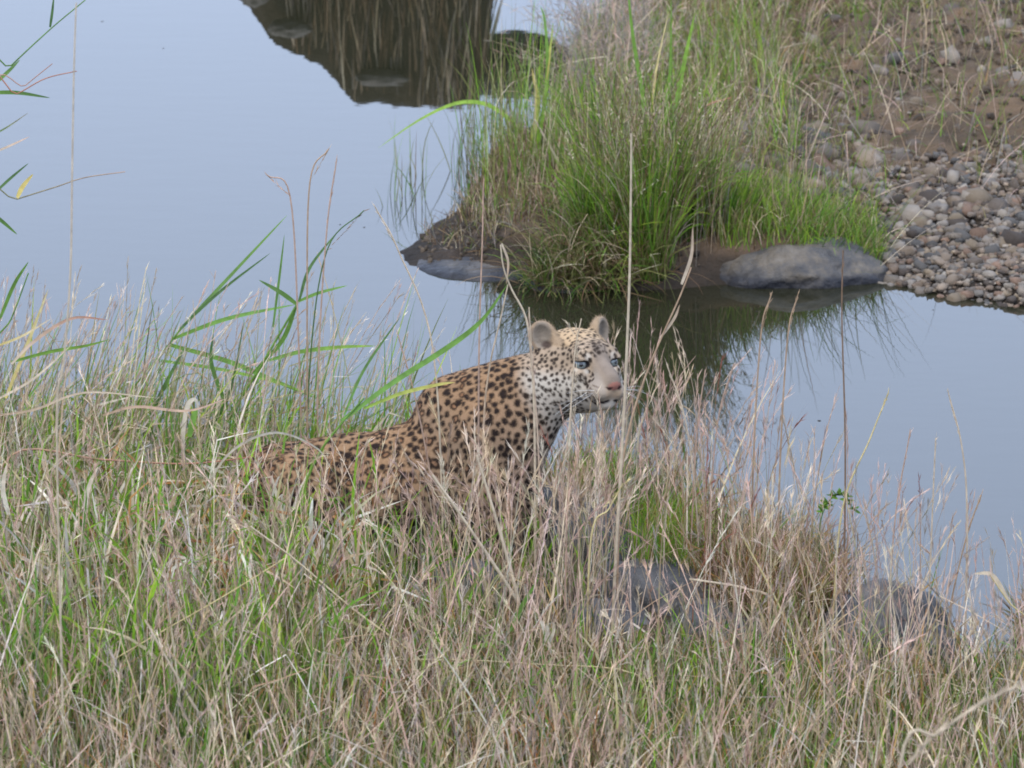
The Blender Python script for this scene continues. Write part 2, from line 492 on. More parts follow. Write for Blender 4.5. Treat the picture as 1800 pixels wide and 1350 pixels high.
# a few clearly larger stones of the photograph
big = [(1725, 1), (1790, 2), (1300, 2)]
for (u, v, r) in [(1715, 325, .045), (1755, 340, .034), (1785, 412, .040), (1620, 360, .03), (1705, 505, .032), (1600, 290, .03), (1445, 200, .028), (1430, 212, .035), (1345, 245, .03), (1400, 265, .035), (1520, 228, .03), (1570, 310, .025), (1310, 310, .04), (1420, 235, .032)]:
    q = at_z(u, v, .05 + .1 * max(0, at_z(u, v, .08)[1] - 12.95)); PP = np.r_[PP, [q[:2]]]; prad = np.r_[prad, r]
hp = height(PP)
vis = to_px(np.c_[PP, hp]); inview = (vis[:, 0] < 1800) & (vis[:, 1] > 0)
order = np.argsort(-(prad * inview))
variants = []
for i in range(30):
    J = PV * (1 + .16 * vnoise(PV + i * 3.3, 1.3, 2))[:, None] * np.array([1.15, .9, .68]) * rng.uniform(.85, 1.15, 3)
    J = J + rng.normal(0, .12, J.shape)
    c = PEBC[i % 10] * rng.uniform(.7, 1.05)
    me = np_mesh('pebble', J, PF, np.tile(c, (len(J), 1))); me.materials.append(M_PEB); variants.append((me, J))
soup = Soup()
for rank, i in enumerate(order):
    r = prad[i]; z = hp[i] + r * .15 + (rng.random() ** 2) * (.012 if i < N_P else -.004)
    if rank < 300:
        o = bpy.data.objects.new('pebble', variants[rng.integers(30)][0]); COL.objects.link(o); o.parent = ground
        o.location = (PP[i, 0], PP[i, 1], z); o.scale = (r, r, r)
        o.rotation_euler = (rng.normal(0, .35), rng.normal(0, .35), rng.uniform(0, 6.28))
    else:
        J = variants[rng.integers(30)][1]; a = rng.uniform(0, 6.28); b = rng.normal(0, .4); ca, sa, cb_, sb_ = math.cos(a), math.sin(a), math.cos(b), math.sin(b)
        R = np.array([[ca, -sa, 0], [sa, ca, 0], [0, 0, 1]]) @ np.array([[1, 0, 0], [0, cb_, -sb_], [0, sb_, cb_]])
        V = J @ R.T * r + np.array([PP[i, 0], PP[i, 1], z])
        soup.add(V, PF, np.tile(PEBC[rng.integers(10)] * rng.uniform(.65, 1.1), (len(V), 1)))
soup.build('gravel', M_PEB, kind='stuff')

# small clods of earth on the spit and the slope
cl = Soup()
P = np.r_[scatter(1500, -.25, .5, 12.9, 14.6), scatter(7000, .3, 2.2, 13.3, 17.8)]
P = P[poly_sd(P, FAR) > .015]
for x, y in P:
    r = float(np.exp(rng.normal(math.log(.005), .45))); V = PV * (1 + .6 * vnoise(PV + x * 9, 1.9, 2))[:, None] * r * rng.uniform(.6, 1.2, 3)
    cl.add(V + np.array([x, y, 0]), PF, np.tile(np.array([.085, .066, .048]) * rng.uniform(.4, 1.4), (len(V), 1)))
cz = np.concatenate(cl.V)
cz[:, 2] += np.repeat(height(P), len(PV)); cl.V = [cz]
cl.build('earth_clods', M_PEB, kind='stuff')

# ------------------------------------------------------------------ vegetation of the far side
def tussock(name, label, parts, cx, cy, group=None):
    e = link(name, None, label=label, cat='grass tussock', group=group)
    e.location = (cx, cy, hz(cx, cy))
    for fn, pname in parts:
        s = Soup(); fn(s)
        V = np.concatenate(s.V) - np.array(e.location)
        me = np_mesh(pname, V, np.concatenate(s.F), np.concatenate(s.C))
        link(pname, me, parent=e, kind='stuff', mat=M_LEAF)
    return e
def disc(n, cx, cy, rx, ry):
    a = rng.uniform(0, 2 * np.pi, n); r = np.sqrt(rng.random(n))
    return np.c_[cx + rx * r * np.cos(a), cy + ry * r * np.sin(a)]
def zmax(P): return np.maximum(height(P), -.02)
def f_main(s):
    for (cx, cy, rx, ry, n, h0, h1) in [(.24, 13.10, .08, .08, 620, .12, .30), (.36, 13.05, .075, .07, 800, .18, .38), (.45, 13.17, .08, .08, 620, .15, .34), (.34, 13.3, .16, .1, 300, .28, .50), (.57, 13.2, .07, .06, 380, .08, .20)]:
        P = disc(n, cx, cy, rx, ry); az = np.arctan2(P[:, 1] - cy, P[:, 0] - cx)
        grow(s, P, h0, h1, .0042, {'green': 4, 'dark': 3.2, 'lime': 1.8, 'olive': 2.5, 'straw': .9, 'brown': 1.2}, .19, .7, 6, (.3, {'lime': 3, 'olive': 1, 'straw': 1}), .06, az, z=zmax(P))
def f_main_dry(s):
    P = disc(500, .38, 13.15, .2, .14)
    pts, d = grow(s, P, .25, .5, .002, {'brown': 2, 'straw': 1, 'grey': 1}, .2, .5, 5, None, .1, z=zmax(P))
    seed_heads(s, pts, d, pick(len(P), {'brown': 2, 'straw': 1}), 6, .7, .012, .5, .002)
tussock('sedge_tussock', 'tall dense bright green sedge tussock in the middle of the spit', [(f_main, 'blades'), (f_main_dry, 'seed_stalks')], .38, 13.12)
def f_droop(s):
    P = disc(900, .16, 13.02, .12, .07); az = np.full(len(P), -1.6)
    grow(s, P, .10, .26, .003, {'dark': 3, 'green': 2, 'brown': 2, 'olive': 2, 'straw': .6}, .6, 1.5, 6, (.3, {'brown': 1, 'straw': 1}), .05, az, z=zmax(P))
    P = disc(220, .25, 12.98, .2, .03); az = np.full(len(P), -1.6)
    grow(s, P, .14, .24, .0032, {'olive': 3, 'brown': 2, 'straw': 1}, .9, 1.5, 6, None, .05, az, z=zmax(P) + .04)
tussock('grass_tussock', 'low drooping dark grass tussock hanging over the waterline of the spit', [(f_droop, 'blades')], .16, 13.02)
def f_left(s):
    P = disc(1500, -.02, 13.6, .24, .42); P = P[poly_sd(P, FAR) > .01]
    grow(s, P, .03, .10, .0026, {'brown': 4, 'straw': 1.6, 'grey': 1.5, 'olive': 1, 'dark': .8}, .9, .8, 4, None, .3, z=zmax(P))
    P = disc(1300, .05, 13.6, .19, .36)
    grow(s, P, .04, .13, .0026, {'brown': 2.5, 'olive': 2, 'straw': 1.6, 'green': 1.2, 'pink': 1}, .3, .9, 5, None, .15, z=zmax(P))
    P = disc(190, .03, 13.8, .14, .4)
    grow(s, P, .22, .46, .0026, {'green': 3, 'olive': 1.5, 'lime': 1, 'straw': 1}, .14, .35, 6, (.3, {'brown': 1, 'straw': 1}), .04, z=zmax(P))
tussock('grass_tussock', 'thin mixed green and brown grass clump on the muddy left tip of the spit', [(f_left, 'blades')], .02, 13.8)
def f_right(s):
    P = scatter(2300, .56, .99, 13.08, 13.42)
    P = P[poly_sd(P, FAR) > .05]
    grow(s, P, .05, .145, .003, {'lime': 1.8, 'green': 4, 'olive': 2.5, 'straw': 1, 'brown': 1.3}, .26, .8, 5, (.3, {'lime': 2, 'straw': 1}), .08, z=zmax(P))
    P = scatter(90, .7, 1.0, 13.08, 13.25)
    grow(s, P, .15, .34, .0024, {'green': 2, 'dark': 2, 'olive': 2, 'straw': 1}, .5, .5, 6, None, .05, np.full(90, .1), z=zmax(P))
tussock('grass_tussock', 'short bright green grass fringe above the domed boulder', [(f_right, 'blades')], .8, 13.3)
def f_back(s):
    P = scatter(2200, .1, .8, 13.5, 15.4); P = P[poly_sd(P, FAR) > .02]
    grow(s, P, .07, .22, .003, {'green': 3, 'olive': 3, 'lime': 1, 'straw': 1.2, 'brown': 1}, .2, .55, 5, (.35, {'lime': 1, 'straw': 1}), .08, z=zmax(P))
def f_back_dry(s):
    P = disc(500, .28, 14.9, .16, .6); P = P[poly_sd(P, FAR) > -.03]
    pts, d = grow(s, P, .15, .42, .0022, {'grey': 3, 'pink': 1.5, 'straw': 1}, .5, .6, 6, None, .35, z=zmax(P))
    seed_heads(s, pts, d, pick(len(P), {'grey': 2, 'pink': 1}), 5, .5, .035, .8, .0018)
tussock('grass_tussock', 'loose green grass behind the tall sedge with grey dead twigs at its left', [(f_back, 'blades'), (f_back_dry, 'dead_twigs')], .4, 14.3)
def f_water(s):
    for (cx, cy, rx, ry, n, h0, h1) in [(-.13, 14.1, .05, .4, 50, .15, .3), (-.30, 13.9, .07, .35, 28, .08, .22), (-.03, 14.6, .06, .4, 60, .2, .4)]:
        P = disc(n, cx, cy, rx, ry)
        grow(s, P, h0, h1, .0028, {'green': 2, 'olive': 2, 'dark': 1, 'brown': 1}, .18, .4, 5, None, .05, z=np.full(n, -.01))
tussock('water_grass', 'sparse thin grass blades standing in the water left of the spit', [(f_water, 'blades')], -.15, 14.1)

# cover of the slope
s = Soup()
P = scatter(90000, .2, 2.3, 13.2, 18.6)
sfd = poly_sd(P, FAR); q = to_px(np.c_[P, .05 + .1 * np.maximum(P[:, 1] - 12.9, 0)])
peb = smooth(1500, 1600, q[:, 0]) * smooth(230, 320, q[:, 1])
bare = np.exp(-(((q[:, 0] - 1640) / 170) ** 2 + ((q[:, 1] - 235) / 70) ** 2))
dens = (.32 + .95 * smooth(-.25, .35, vnoise(P, 2.6, 3))) * (1 - .97 * peb) * (1 - .75 * bare) * (.45 + .55 * smooth(1700, 1250, q[:, 0]))
m = (rng.random(len(P)) < dens) & (sfd > .03)
P = P[m]; gmask = smooth(-.05, .3, vnoise(P + 40, 1.8, 3)) * smooth(1800, 1300, q[m, 0]) + .42
isg = rng.random(len(P)) < gmask
grow(s, P[isg], .02, .085, .0034, {'green': 2, 'olive': 4, 'lime': .7, 'straw': 1.2, 'dark': 2, 'brown': 2.5}, .55, 1.1, 4, (.2, {'straw': 1}), .1)
grow(s, P[~isg], .03, .11, .0028, {'straw': 2.2, 'pink': 1.3, 'brown': 4, 'olive': 3, 'grey': .8, 'orange': .5}, .7, .9, 4, None, .25)
P = scatter(1100, .5, 2.2, 13.4, 18.2); P = P[poly_sd(P, FAR) > .1]
grow(s, P, .12, .34, .003, {'straw': 2, 'pink': 2, 'grey': 1}, 1.15, .5, 6, None, .3)
P = scatter(900, .5, 2.2, 13.6, 18.2); P = P[poly_sd(P, FAR) > .1]
grow(s, P, .10, .28, .003, {'green': 2, 'olive': 2, 'straw': 1.5}, .3, .7, 5, None, .15)
s.build('slope_grass', M_LEAF, kind='stuff')
# the far bank: mud with grass hanging down its face
s = Soup()
P = scatter(2600, -.74, .0, 16.55, 16.85); sb_ = poly_sd(P, BANK); P = P[(sb_ > .02) & (sb_ < .09)]
P = P[:700]; n = len(P)
pts, d = curves(np.c_[P, height(P) + .004], rng.uniform(.08, .34, n), rng.normal(-1.57, .25, n), np.full(n, 2.72) + rng.normal(0, .1, n), np.full(n, .1), 5, sway=rng.normal(0, .2, n))
c = pick(n, {'straw': 3, 'brown': 4, 'grey': 2}); ribbons(s, pts, d, rng.uniform(.003, .009, n), c, c)
s.build('bank_grass', M_LEAF, kind='stuff')
make_rock('boulder', (-.02, 16.9, .395), (.24, .25, .10), 'flat boulder jutting over the right end of the far bank, seen only mirrored', M_DARK, 52, 0, .15, 1.5, sub=4)
s = Soup()
for (u, v) in [(180, 38), (287, 85), (1440, 740), (1330, 548), (1640, 545), (598, 395), (640, 400), (620, 390)]:
    q = at_z(u, v, -.0003); V = PV * np.array([.004, .003, .0015]) * rng.uniform(.6, 1.2) + q
    s.add(V, PF, np.tile(np.array([.03, .025, .02]), (len(V), 1)))
s.build('floating_debris', M_PEB, kind='stuff')
#@@CAT
# ------------------------------------------------------------------ the leopard: one implicit body, polygonised
YL = 10.68
PXM = FPX / math.hypot(YL, CAM_H - .35)                 # pixels per metre at the leopard
def LP(u, v, dy=0.0): return at_y(u, v, YL + dy)
HS = 1.117
def rot_head(a, p, r):
    Ry = np.array([[math.cos(p), 0, -math.sin(p)], [0, 1, 0], [math.sin(p), 0, math.cos(p)]])
    Rx = np.array([[1, 0, 0], [0, math.cos(r), -math.sin(r)], [0, math.sin(r), math.cos(r)]])
    Rz = np.array([[math.cos(a), math.sin(a), 0], [-math.sin(a), math.cos(a), 0], [0, 0, 1]])
    return Rz @ Ry @ Rx
HR = rot_head(math.radians(60.7), math.radians(7.9), math.radians(-4.8))
HO = np.array([.1566, YL, .5084])
def h2w(p): return (np.atleast_2d(p) * HS) @ HR.T + HO
def w2h(p): return ((np.atleast_2d(p) - HO) @ HR) / HS

G = .0038
lo = np.array([-.78, 10.40, -.02]); hi = np.array([.36, 11.02, .70])
dims = np.ceil((hi - lo) / G).astype(int)
ax_ = [lo[i] + G * np.arange(dims[i]) for i in range(3)]
FLD = np.full(dims, .05, np.float32)

def box_of(bmin, bmax, pad):
    a = np.clip(((bmin - pad - lo) / G).astype(int), 0, dims - 1); b = np.clip(((bmax + pad - lo) / G).astype(int) + 2, 1, dims)
    sl = tuple(slice(a[i], b[i]) for i in range(3))
    X = np.stack(np.meshgrid(*[ax_[i][sl[i]] for i in range(3)], indexing='ij'), -1)
    return sl, X
def combine(sl, d, k, op):
    A = FLD[sl]; d = d.astype(np.float32)
    if op == 'sub':
        h = np.maximum(k - np.abs(A + d), 0) / k
        FLD[sl] = np.maximum(A, -d) + h * h * k * .25
    else:
        h = np.maximum(k - np.abs(A - d), 0) / k
        FLD[sl] = np.minimum(A, d) - h * h * k * .25
def ell(c, r, R=None, k=.03, op='add'):
    """ellipsoid at world c, radii r, axes the columns of R"""
    c = np.array(c, float); r = np.array(r, float); R = np.eye(3) if R is None else R
    m = r.max(); sl, X = box_of(c - m, c + m, .035)
    q = (X - c) @ R
    k0 = np.linalg.norm(q / r, axis=-1); k1 = np.linalg.norm(q / r ** 2, axis=-1)
    combine(sl, k0 * (k0 - 1) / np.maximum(k1, 1e-6), k, op)
def cone(a, b, ra, rb, ys=1.0, k=.03, op='add'):
    """capsule with two radii, flattened along y by ys"""
    a = np.array(a, float); b = np.array(b, float); m = max(ra, rb)
    sl, X = box_of(np.minimum(a, b) - m, np.maximum(a, b) + m, .035)
    s_ = np.array([1, 1 / ys, 1]); q = (X - a) * s_; e = (b - a) * s_
    t = np.clip((q @ e) / (e @ e), 0, 1)
    combine(sl, np.linalg.norm(q - t[..., None] * e, axis=-1) - (ra + (rb - ra) * t), k, op)
def hell(c, r, k=.012, op='add', Rl=None):
    """head-local ellipsoid"""
    ell(h2w(c)[0], np.array(r) * HS, HR if Rl is None else HR @ Rl, k * HS, op)
def hcone(a, b, ra, rb, k=.012, op='add'): cone(h2w(a)[0], h2w(b)[0], ra * HS, rb * HS, 1, k * HS, op)

px = lambda r: r / PXM
# trunk
cone(LP(500, 862, .03), LP(610, 856, .03), px(86), px(88), .9, .04)
cone(LP(610, 856, .03), LP(740, 838, .02), px(88), px(92), .85, .04)
cone(LP(740, 838, .02), LP(830, 790, .02), px(92), px(92), .8, .04)
cone(LP(808, 734, .03), LP(880, 706, .03), px(80), px(70), .85, .03)
cone(LP(872, 735, .02), LP(940, 690, .015), px(78), px(58), .9, .05)
cone(LP(940, 690, .015), h2w((-.02, 0, -.005))[0], px(58), px(52), 1, .05)
cone(LP(880, 810, .01), LP(905, 760, 0), px(76), px(66), .95, .05)
ell(LP(845, 790, -.055), (px(56), px(44), px(92)), k=.022)          # near shoulder
ell(LP(835, 860, -.06), (px(52), px(40), px(60)), k=.04)
# forelegs
cone(LP(865, 860, -.055), LP(885, 930, -.07), px(44), px(30), 1, .04)
cone(LP(885, 930, -.07), LP(893, 985, -.08), px(29), px(25), 1, .03)
ell(LP(908, 1000, -.10), (px(34), px(34), px(18)), k=.02)
cone(LP(915, 850, .05), LP(930, 930, .05), px(40), px(28), 1, .04)
cone(LP(930, 930, .05), LP(935, 975, .04), px(28), px(25), 1, .03)
ell(LP(950, 985, .02), (px(34), px(32), px(18)), k=.02)
# haunch, hind foot, tail
ell(LP(525, 872, -.06), (px(88), px(64), px(78)), k=.026)
ell(LP(690, 872, -.035), (px(95), px(70), px(62)), k=.03)
cone(LP(575, 905, -.09), LP(600, 950, -.10), px(44), px(28), 1, .04)
cone(LP(500, 960, -.10), LP(610, 972, -.12), px(24), px(22), 1, .03)
ell(LP(625, 976, -.125), (px(32), px(26), px(17)), k=.02)
cone(LP(432, 880, .0), LP(395, 925, -.06), px(24), px(17), 1, .04)
cone(LP(395, 925, -.06), LP(400, 965, -.14), px(17), px(15), 1, .02)
cone(LP(400, 965, -.14), LP(480, 990, -.19), px(15), px(13), 1, .02)
cone(LP(480, 990, -.19), LP(570, 1005, -.19), px(13), px(11), 1, .02)
# head
hell((-.035, 0, .022), (.082, .070, .062), .02)
hell((-.055, 0, -.015), (.07, .075, .065), .03)
hell((.005, .040, -.022), (.052, .036, .046), .02)
hell((.005, -.040, -.022), (.052, .036, .046), .02)
hell((.035, 0, .040), (.034, .046, .028), .02)                      # forehead
hcone((.038, 0, .034), (.110, 0, .003), .023, .0150, .014)          # bridge of the nose
hcone((.02, 0, -.03), (.084, 0, -.022), .045, .031, .02)            # muzzle
for sy in (1, -1):
    hell((.094, sy * .0165, -.0235), (.027, .0195, .0185), .009)       # whisker pads
    hell((.046, sy * .029, .046), (.018, .019, .011), .012)         # brow
    hell((.045, sy * .037, .006), (.022, .018, .016), .012)         # cheekbone
hell((.1155, 0, -.006), (.012, .0155, .011), .007)                  # nose
hcone((.0, 0, -.046), (.082, 0, -.046), .032, .0165, .012)         # lower jaw
hell((.092, 0, -.0475), (.015, .0155, .0125), .006)
for sy in (1, -1):
    # eye sockets: almond cut, wider than high
    hell((.0635, sy * .036, .0255), (.013, .0120, .0060), .004, 'sub')
    hell((.0555, sy * .0375, .0365), (.0125, .0165, .0052), .006, 'add')   # upper lid
    # ears: cupped discs opening forward and outward
    az = sy * math.radians(29); ti = math.radians(14)
    Re = np.array([[math.cos(az), -math.sin(az), 0], [math.sin(az), math.cos(az), 0], [0, 0, 1]]) @ \
         np.array([[1, 0, 0], [0, math.cos(-sy * ti * 1.6), -math.sin(-sy * ti * 1.6)], [0, math.sin(-sy * ti * 1.6), math.cos(-sy * ti * 1.6)]])
    hell((-.050, sy * .064, .070), (.0165, .0270, .0315), .016, 'add', Re)
    ins = np.array([math.cos(az), math.sin(az), 0]) * .014
    hell(np.array((-.050, sy * .065, .072)) + ins, (.0165, .0185, .0245), .006, 'sub', Re)

def surface_nets(Fd):
    S = Fd < 0
    nx, ny, nz = Fd.shape
    c = [S[dx:nx - 1 + dx, dy:ny - 1 + dy, dz:nz - 1 + dz] for dx in (0, 1) for dy in (0, 1) for dz in (0, 1)]
    sm = sum(x.astype(np.int8) for x in c); act = (sm > 0) & (sm < 8)
    ids = np.full(act.shape, -1, np.int32); I = np.argwhere(act); ids[act] = np.arange(len(I))
    val = np.stack([Fd[I[:, 0] + dx, I[:, 1] + dy, I[:, 2] + dz] for dx in (0, 1) for dy in (0, 1) for dz in (0, 1)], 1)
    off = np.array([(dx, dy, dz) for dx in (0, 1) for dy in (0, 1) for dz in (0, 1)], float)
    acc = np.zeros((len(I), 3)); cnt = np.zeros(len(I))
    for a in range(8):
        for b in range(a + 1, 8):
            if np.abs(off[a] - off[b]).sum() != 1: continue
            va, vb = val[:, a], val[:, b]; m = (va < 0) != (vb < 0)
            t = np.where(m, va / np.where(m, va - vb, 1), 0)
            acc += np.where(m[:, None], off[a] + t[:, None] * (off[b] - off[a]), 0); cnt += m
    V = I + acc / cnt[:, None]
    Fs = []
    for axn in range(3):
        sl0 = [slice(None)] * 3; sl1 = [slice(None)] * 3; sl0[axn] = slice(0, -1); sl1[axn] = slice(1, None)
        ch = S[tuple(sl0)] != S[tuple(sl1)]
        E_ = np.argwhere(ch); o1, o2 = [(1, 2), (2, 0), (0, 1)][axn]
        ok = (E_[:, o1] > 0) & (E_[:, o2] > 0) & (E_[:, o1] < Fd.shape[o1] - 1) & (E_[:, o2] < Fd.shape[o2] - 1); E_ = E_[ok]
        def cell(d1, d2):
            e = E_.copy(); e[:, o1] -= d1; e[:, o2] -= d2
            return ids[e[:, 0], e[:, 1], e[:, 2]]
        q = np.stack([cell(1, 1), cell(0, 1), cell(0, 0), cell(1, 0)], 1)
        inside = S[E_[:, 0], E_[:, 1], E_[:, 2]]
        q = np.where(inside[:, None], q, q[:, ::-1]); Fs.append(q)
    Fq = np.concatenate(Fs); Fq = Fq[(Fq >= 0).all(1)]
    return lo + V * G, Fq
BV, BF = surface_nets(FLD)
# keep one light smoothing of the net
def lap(V, F, it, lam):
    for _ in range(it):
        acc = np.zeros_like(V); cnt = np.zeros(len(V))
        for a, b in ((0, 1), (1, 2), (2, 3), (3, 0)):
            np.add.at(acc, F[:, a], V[F[:, b]]); np.add.at(acc, F[:, b], V[F[:, a]])
            np.add.at(cnt, F[:, a], 1); np.add.at(cnt, F[:, b], 1)
        V = V + lam * (acc / np.maximum(cnt, 1)[:, None] - V)
    return V
BV = lap(BV, BF, 2, .5)
def vnormals(V, F):
    n = np.cross(V[F[:, 2]] - V[F[:, 0]], V[F[:, 3]] - V[F[:, 1]])
    N = np.zeros_like(V)
    for k in range(4): np.add.at(N, F[:, k], n)
    return N / np.maximum(np.linalg.norm(N, axis=1, keepdims=True), 1e-12)
BN = vnormals(BV, BF)

# ---- coat
HLc = w2h(BV)
headw = smooth(.155, .115, np.linalg.norm((HLc - np.array([.02, 0, .01])) * np.array([1, 1, 1]), axis=1))
def body_col(V, N, HL, hw):
    tan = np.array([.245, .150, .084]); pale = np.array([.30, .212, .145]); white = np.array([.36, .32, .27])
    t = vnoise(V, 14, 3)[:, None]
    up = smooth(-.3, .8, N[:, 2])[:, None]
    c = pale * (1 - up) + tan * up
    c = c * (.94 + .1 * t)
    k = smooth(-.25, -.9, N[:, 2])[:, None]; c = c * (1 - k) + white * k
    # throat and chest front
    k = (smooth(.03, .12, V[:, 0]) * smooth(.5, .38, V[:, 2]))[:, None]; c = c * (1 - .7 * k) + white * .7 * k
    fx, fy, fz = HL.T
    face = np.array([.265, .20, .14]) * (1 + .25 * vnoise(V, 45, 3))[:, None]
    ck = (smooth(.02, -.01, fz) * smooth(.018, .04, np.abs(fy)))[:, None]
    face = face * (1 - ck) + np.array([.34, .305, .255]) * ck
    ck = smooth(-.03, -.045, fz)[:, None]; face = face * (1 - ck) + white * ck
    ck = (smooth(.05, .06, fz) * smooth(.05, .0, fx))[:, None]; face = face * (1 - ck * .6) + np.array([.42, .29, .16]) * ck * .6
    br = (smooth(.022, .012, np.abs(fy)) * smooth(.045, .06, fx) * smooth(-.02, -.005, fz))[:, None]
    mz = (smooth(.06, .085, fx) * smooth(.012, .022, np.abs(fy)))[:, None]
    face = face * (1 - mz) + np.array([.25, .21, .17]) * mz
    face = face * (1 - br) + np.array([.165, .132, .105]) * (1 + .3 * vnoise(V, 60, 3))[:, None] * br
    return c * (1 - hw[:, None]) + face * hw[:, None]
BC = body_col(BV, BN, HLc, headw)

# spot centres by dart throwing over the skin
def throw(cand, sp, n_try):
    pts = []; rad = []
    from collections import defaultdict
    cell = .012; g = defaultdict(list)
    for i in rng.permutation(len(cand))[:n_try]:
        p = cand[i]; r = sp[i]; key = tuple((p / cell).astype(int)); R = int(math.ceil(.05 / cell)) ; R = int(math.ceil(r / cell))
        ok = True
        for a in range(-R, R + 1):
            for b in range(-R, R + 1):
                for c in range(-R, R + 1):
                    for j in g.get((key[0] + a, key[1] + b, key[2] + c), ()):
                        if ((pts[j] - p) ** 2).sum() < r * r: ok = False; break
                    if not ok: break
                if not ok: break
            if not ok: break
        if ok: g[key].append(len(pts)); pts.append(p); rad.append(i)
    return np.array(pts), np.array(rad)
fore = smooth(-.22, -.02, BV[:, 0])
sp_body = .0150 - .0010 * fore
small = headw
legs_ = smooth(.16, .10, BV[:, 2])
spac = sp_body * (1 - small) + .0088 * small
cp, ci = throw(BV, spac, 26000)
hl = w2h(cp); hw_ = headw[ci]
size = (.0069 * (1 - hw_) + .0039 * hw_) * rng.uniform(.62, 1.3, len(cp))
# clear parts of the face
def in_clear(h):
    fx, fy, fz = h.T
    return ((np.abs(fy) < .022) & (fx > .070) & (fz > -.025)) | ((fx > .082) & (fz > -.045)) | (fx > .1) | ((np.abs(fy) > .045) & (fz > .052) & (fx < .0)) | \
           (np.hypot(np.hypot(fx - .055, np.abs(fy) - .036), (fz - .026) * 1.2) < .019) | ((fz < -.05) & (fx > .05))
keep = ~(in_clear(hl) & (hw_ > .4))
cp, size, hw_, ci = cp[keep], size[keep], hw_[keep], ci[keep]
kd = kdtree.KDTree(len(cp))
for i, p in enumerate(cp): kd.insert(p, i)
kd.balance()
axv = rng.normal(0, 1, (len(cp), 3)); axv /= np.linalg.norm(axv, axis=1, keepdims=True)
ros = (rng.random(len(cp)) < .28) & (cp[:, 0] < -.1) & (hw_ < .2)     # open rosettes towards the flank
size = np.where(ros, size * 1.35, size)
warp = np.stack([vnoise(BV + 5, 95, 2), vnoise(BV + 19, 95, 2), vnoise(BV + 33, 95, 2)], 1)
Wp = BV + warp * (.0042 * (1 - headw) + .0012 * headw)[:, None]
dark = np.zeros(len(BV)); tanin = np.zeros(len(BV))
for i in range(len(BV)):
    for (co, j, dist) in kd.find_n(Wp[i], 2):
        v = Wp[i] - cp[j]; al = abs(v @ axv[j]); d = math.sqrt(max(dist * dist - .42 * al * al, 0))
        s_ = size[j]; e = .0011 + .0006 * (1 - headw[i])
        x = min(max((s_ + e - d) / (2 * e), 0), 1)
        if ros[j]:
            x *= min(max((d - s_ * .38) / .002, 0), 1); tanin[i] = max(tanin[i], min(max((s_ - d) / .002, 0), 1))
        dark[i] = max(dark[i], x)
spotc = np.array([.020, .014, .010])[None, :] * (1 - headw[:, None]) + np.array([.026, .019, .015]) * headw[:, None]
BC = BC * (1 - .35 * tanin[:, None] * np.array([.6, .9, 1]))
BC = BC * (1 - dark[:, None]) + spotc * dark[:, None]
def segd(P, a, b):
    a = np.array(a); b = np.array(b); e = b - a; t = np.clip(((P - a) @ e) / (e @ e), 0, 1)
    return np.linalg.norm(P - a - t[:, None] * e, axis=1)
AH = HLc.copy(); AH[:, 1] = np.abs(AH[:, 1])
def paint(k, c):
    global BC
    k = np.clip(k, 0, 1)[:, None]; BC = BC * (1 - k) + np.array(c) * k
hm = headw > .3
# ears: grey downy inside, dark hollow at the base, tan rim
ear = smooth(.052, .060, AH[:, 2]) * smooth(.038, .046, AH[:, 1]) * (AH[:, 0] < 0)
paint(ear * .85, (.24, .175, .115))
azm = math.radians(29)
ein = np.array([math.cos(azm), math.sin(azm), 0])
dd = np.linalg.norm((AH - (np.array([-.050, .067, .074]) + ein * .008)) / np.array([.016, .022, .027]), axis=1)
lnorm = BN @ HR; lnorm[:, 1] *= np.sign(HLc[:, 1])
facing = smooth(.1, .5, lnorm @ ein)
paint(smooth(1.15, .8, dd) * facing * .75, (.16, .145, .125))
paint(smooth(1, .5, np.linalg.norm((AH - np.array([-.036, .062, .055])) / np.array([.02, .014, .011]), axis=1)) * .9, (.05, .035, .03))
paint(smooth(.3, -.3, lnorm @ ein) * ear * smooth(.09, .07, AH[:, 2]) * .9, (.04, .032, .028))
for k in range(26):   # streaks over the brow and forehead
    a_ = np.array([rng.uniform(.0, .06), rng.uniform(.002, .045), 0]); a_[2] = .105 - .75 * a_[0] - .35 * a_[1]
    b_ = a_ + np.array([.009, rng.uniform(-.004, .002), -.009])
    dd_ = segd(AH * [1, 1, .35], a_ * [1, 1, .35], b_ * [1, 1, .35])
    paint(smooth(.0022, .0009, dd_) * (AH[:, 2] > .035) * .75, (.035, .025, .02))
# eyes: dark rims with a drawn-out inner corner, pale patches above and below
paint(smooth(.013, .009, segd(AH, (.050, .034, .045), (.058, .027, .040))) * .5 * (1 - dark), (.55, .50, .43))
paint(smooth(.009, .005, segd(AH, (.060, .030, .010), (.052, .044, .012))) * .6, (.58, .54, .47))
er = np.linalg.norm((AH - np.array([.058, .036, .026])) / np.array([.02, .0142, .0092]), axis=1)
paint(smooth(1.12, .98, er), (.022, .018, .018))
paint(smooth(.0036, .0022, segd(AH, (.064, .028, .022), (.076, .022, .006))), (.025, .018, .016))
paint(smooth(.006, .003, segd(AH, (.112, .020, -.030), (.098, .032, -.038))) * .6, (.09, .07, .055))
paint(smooth(.0030, .0018, segd(AH, (.052, .048, .026), (.038, .056, .022))) * .8, (.04, .03, .026))
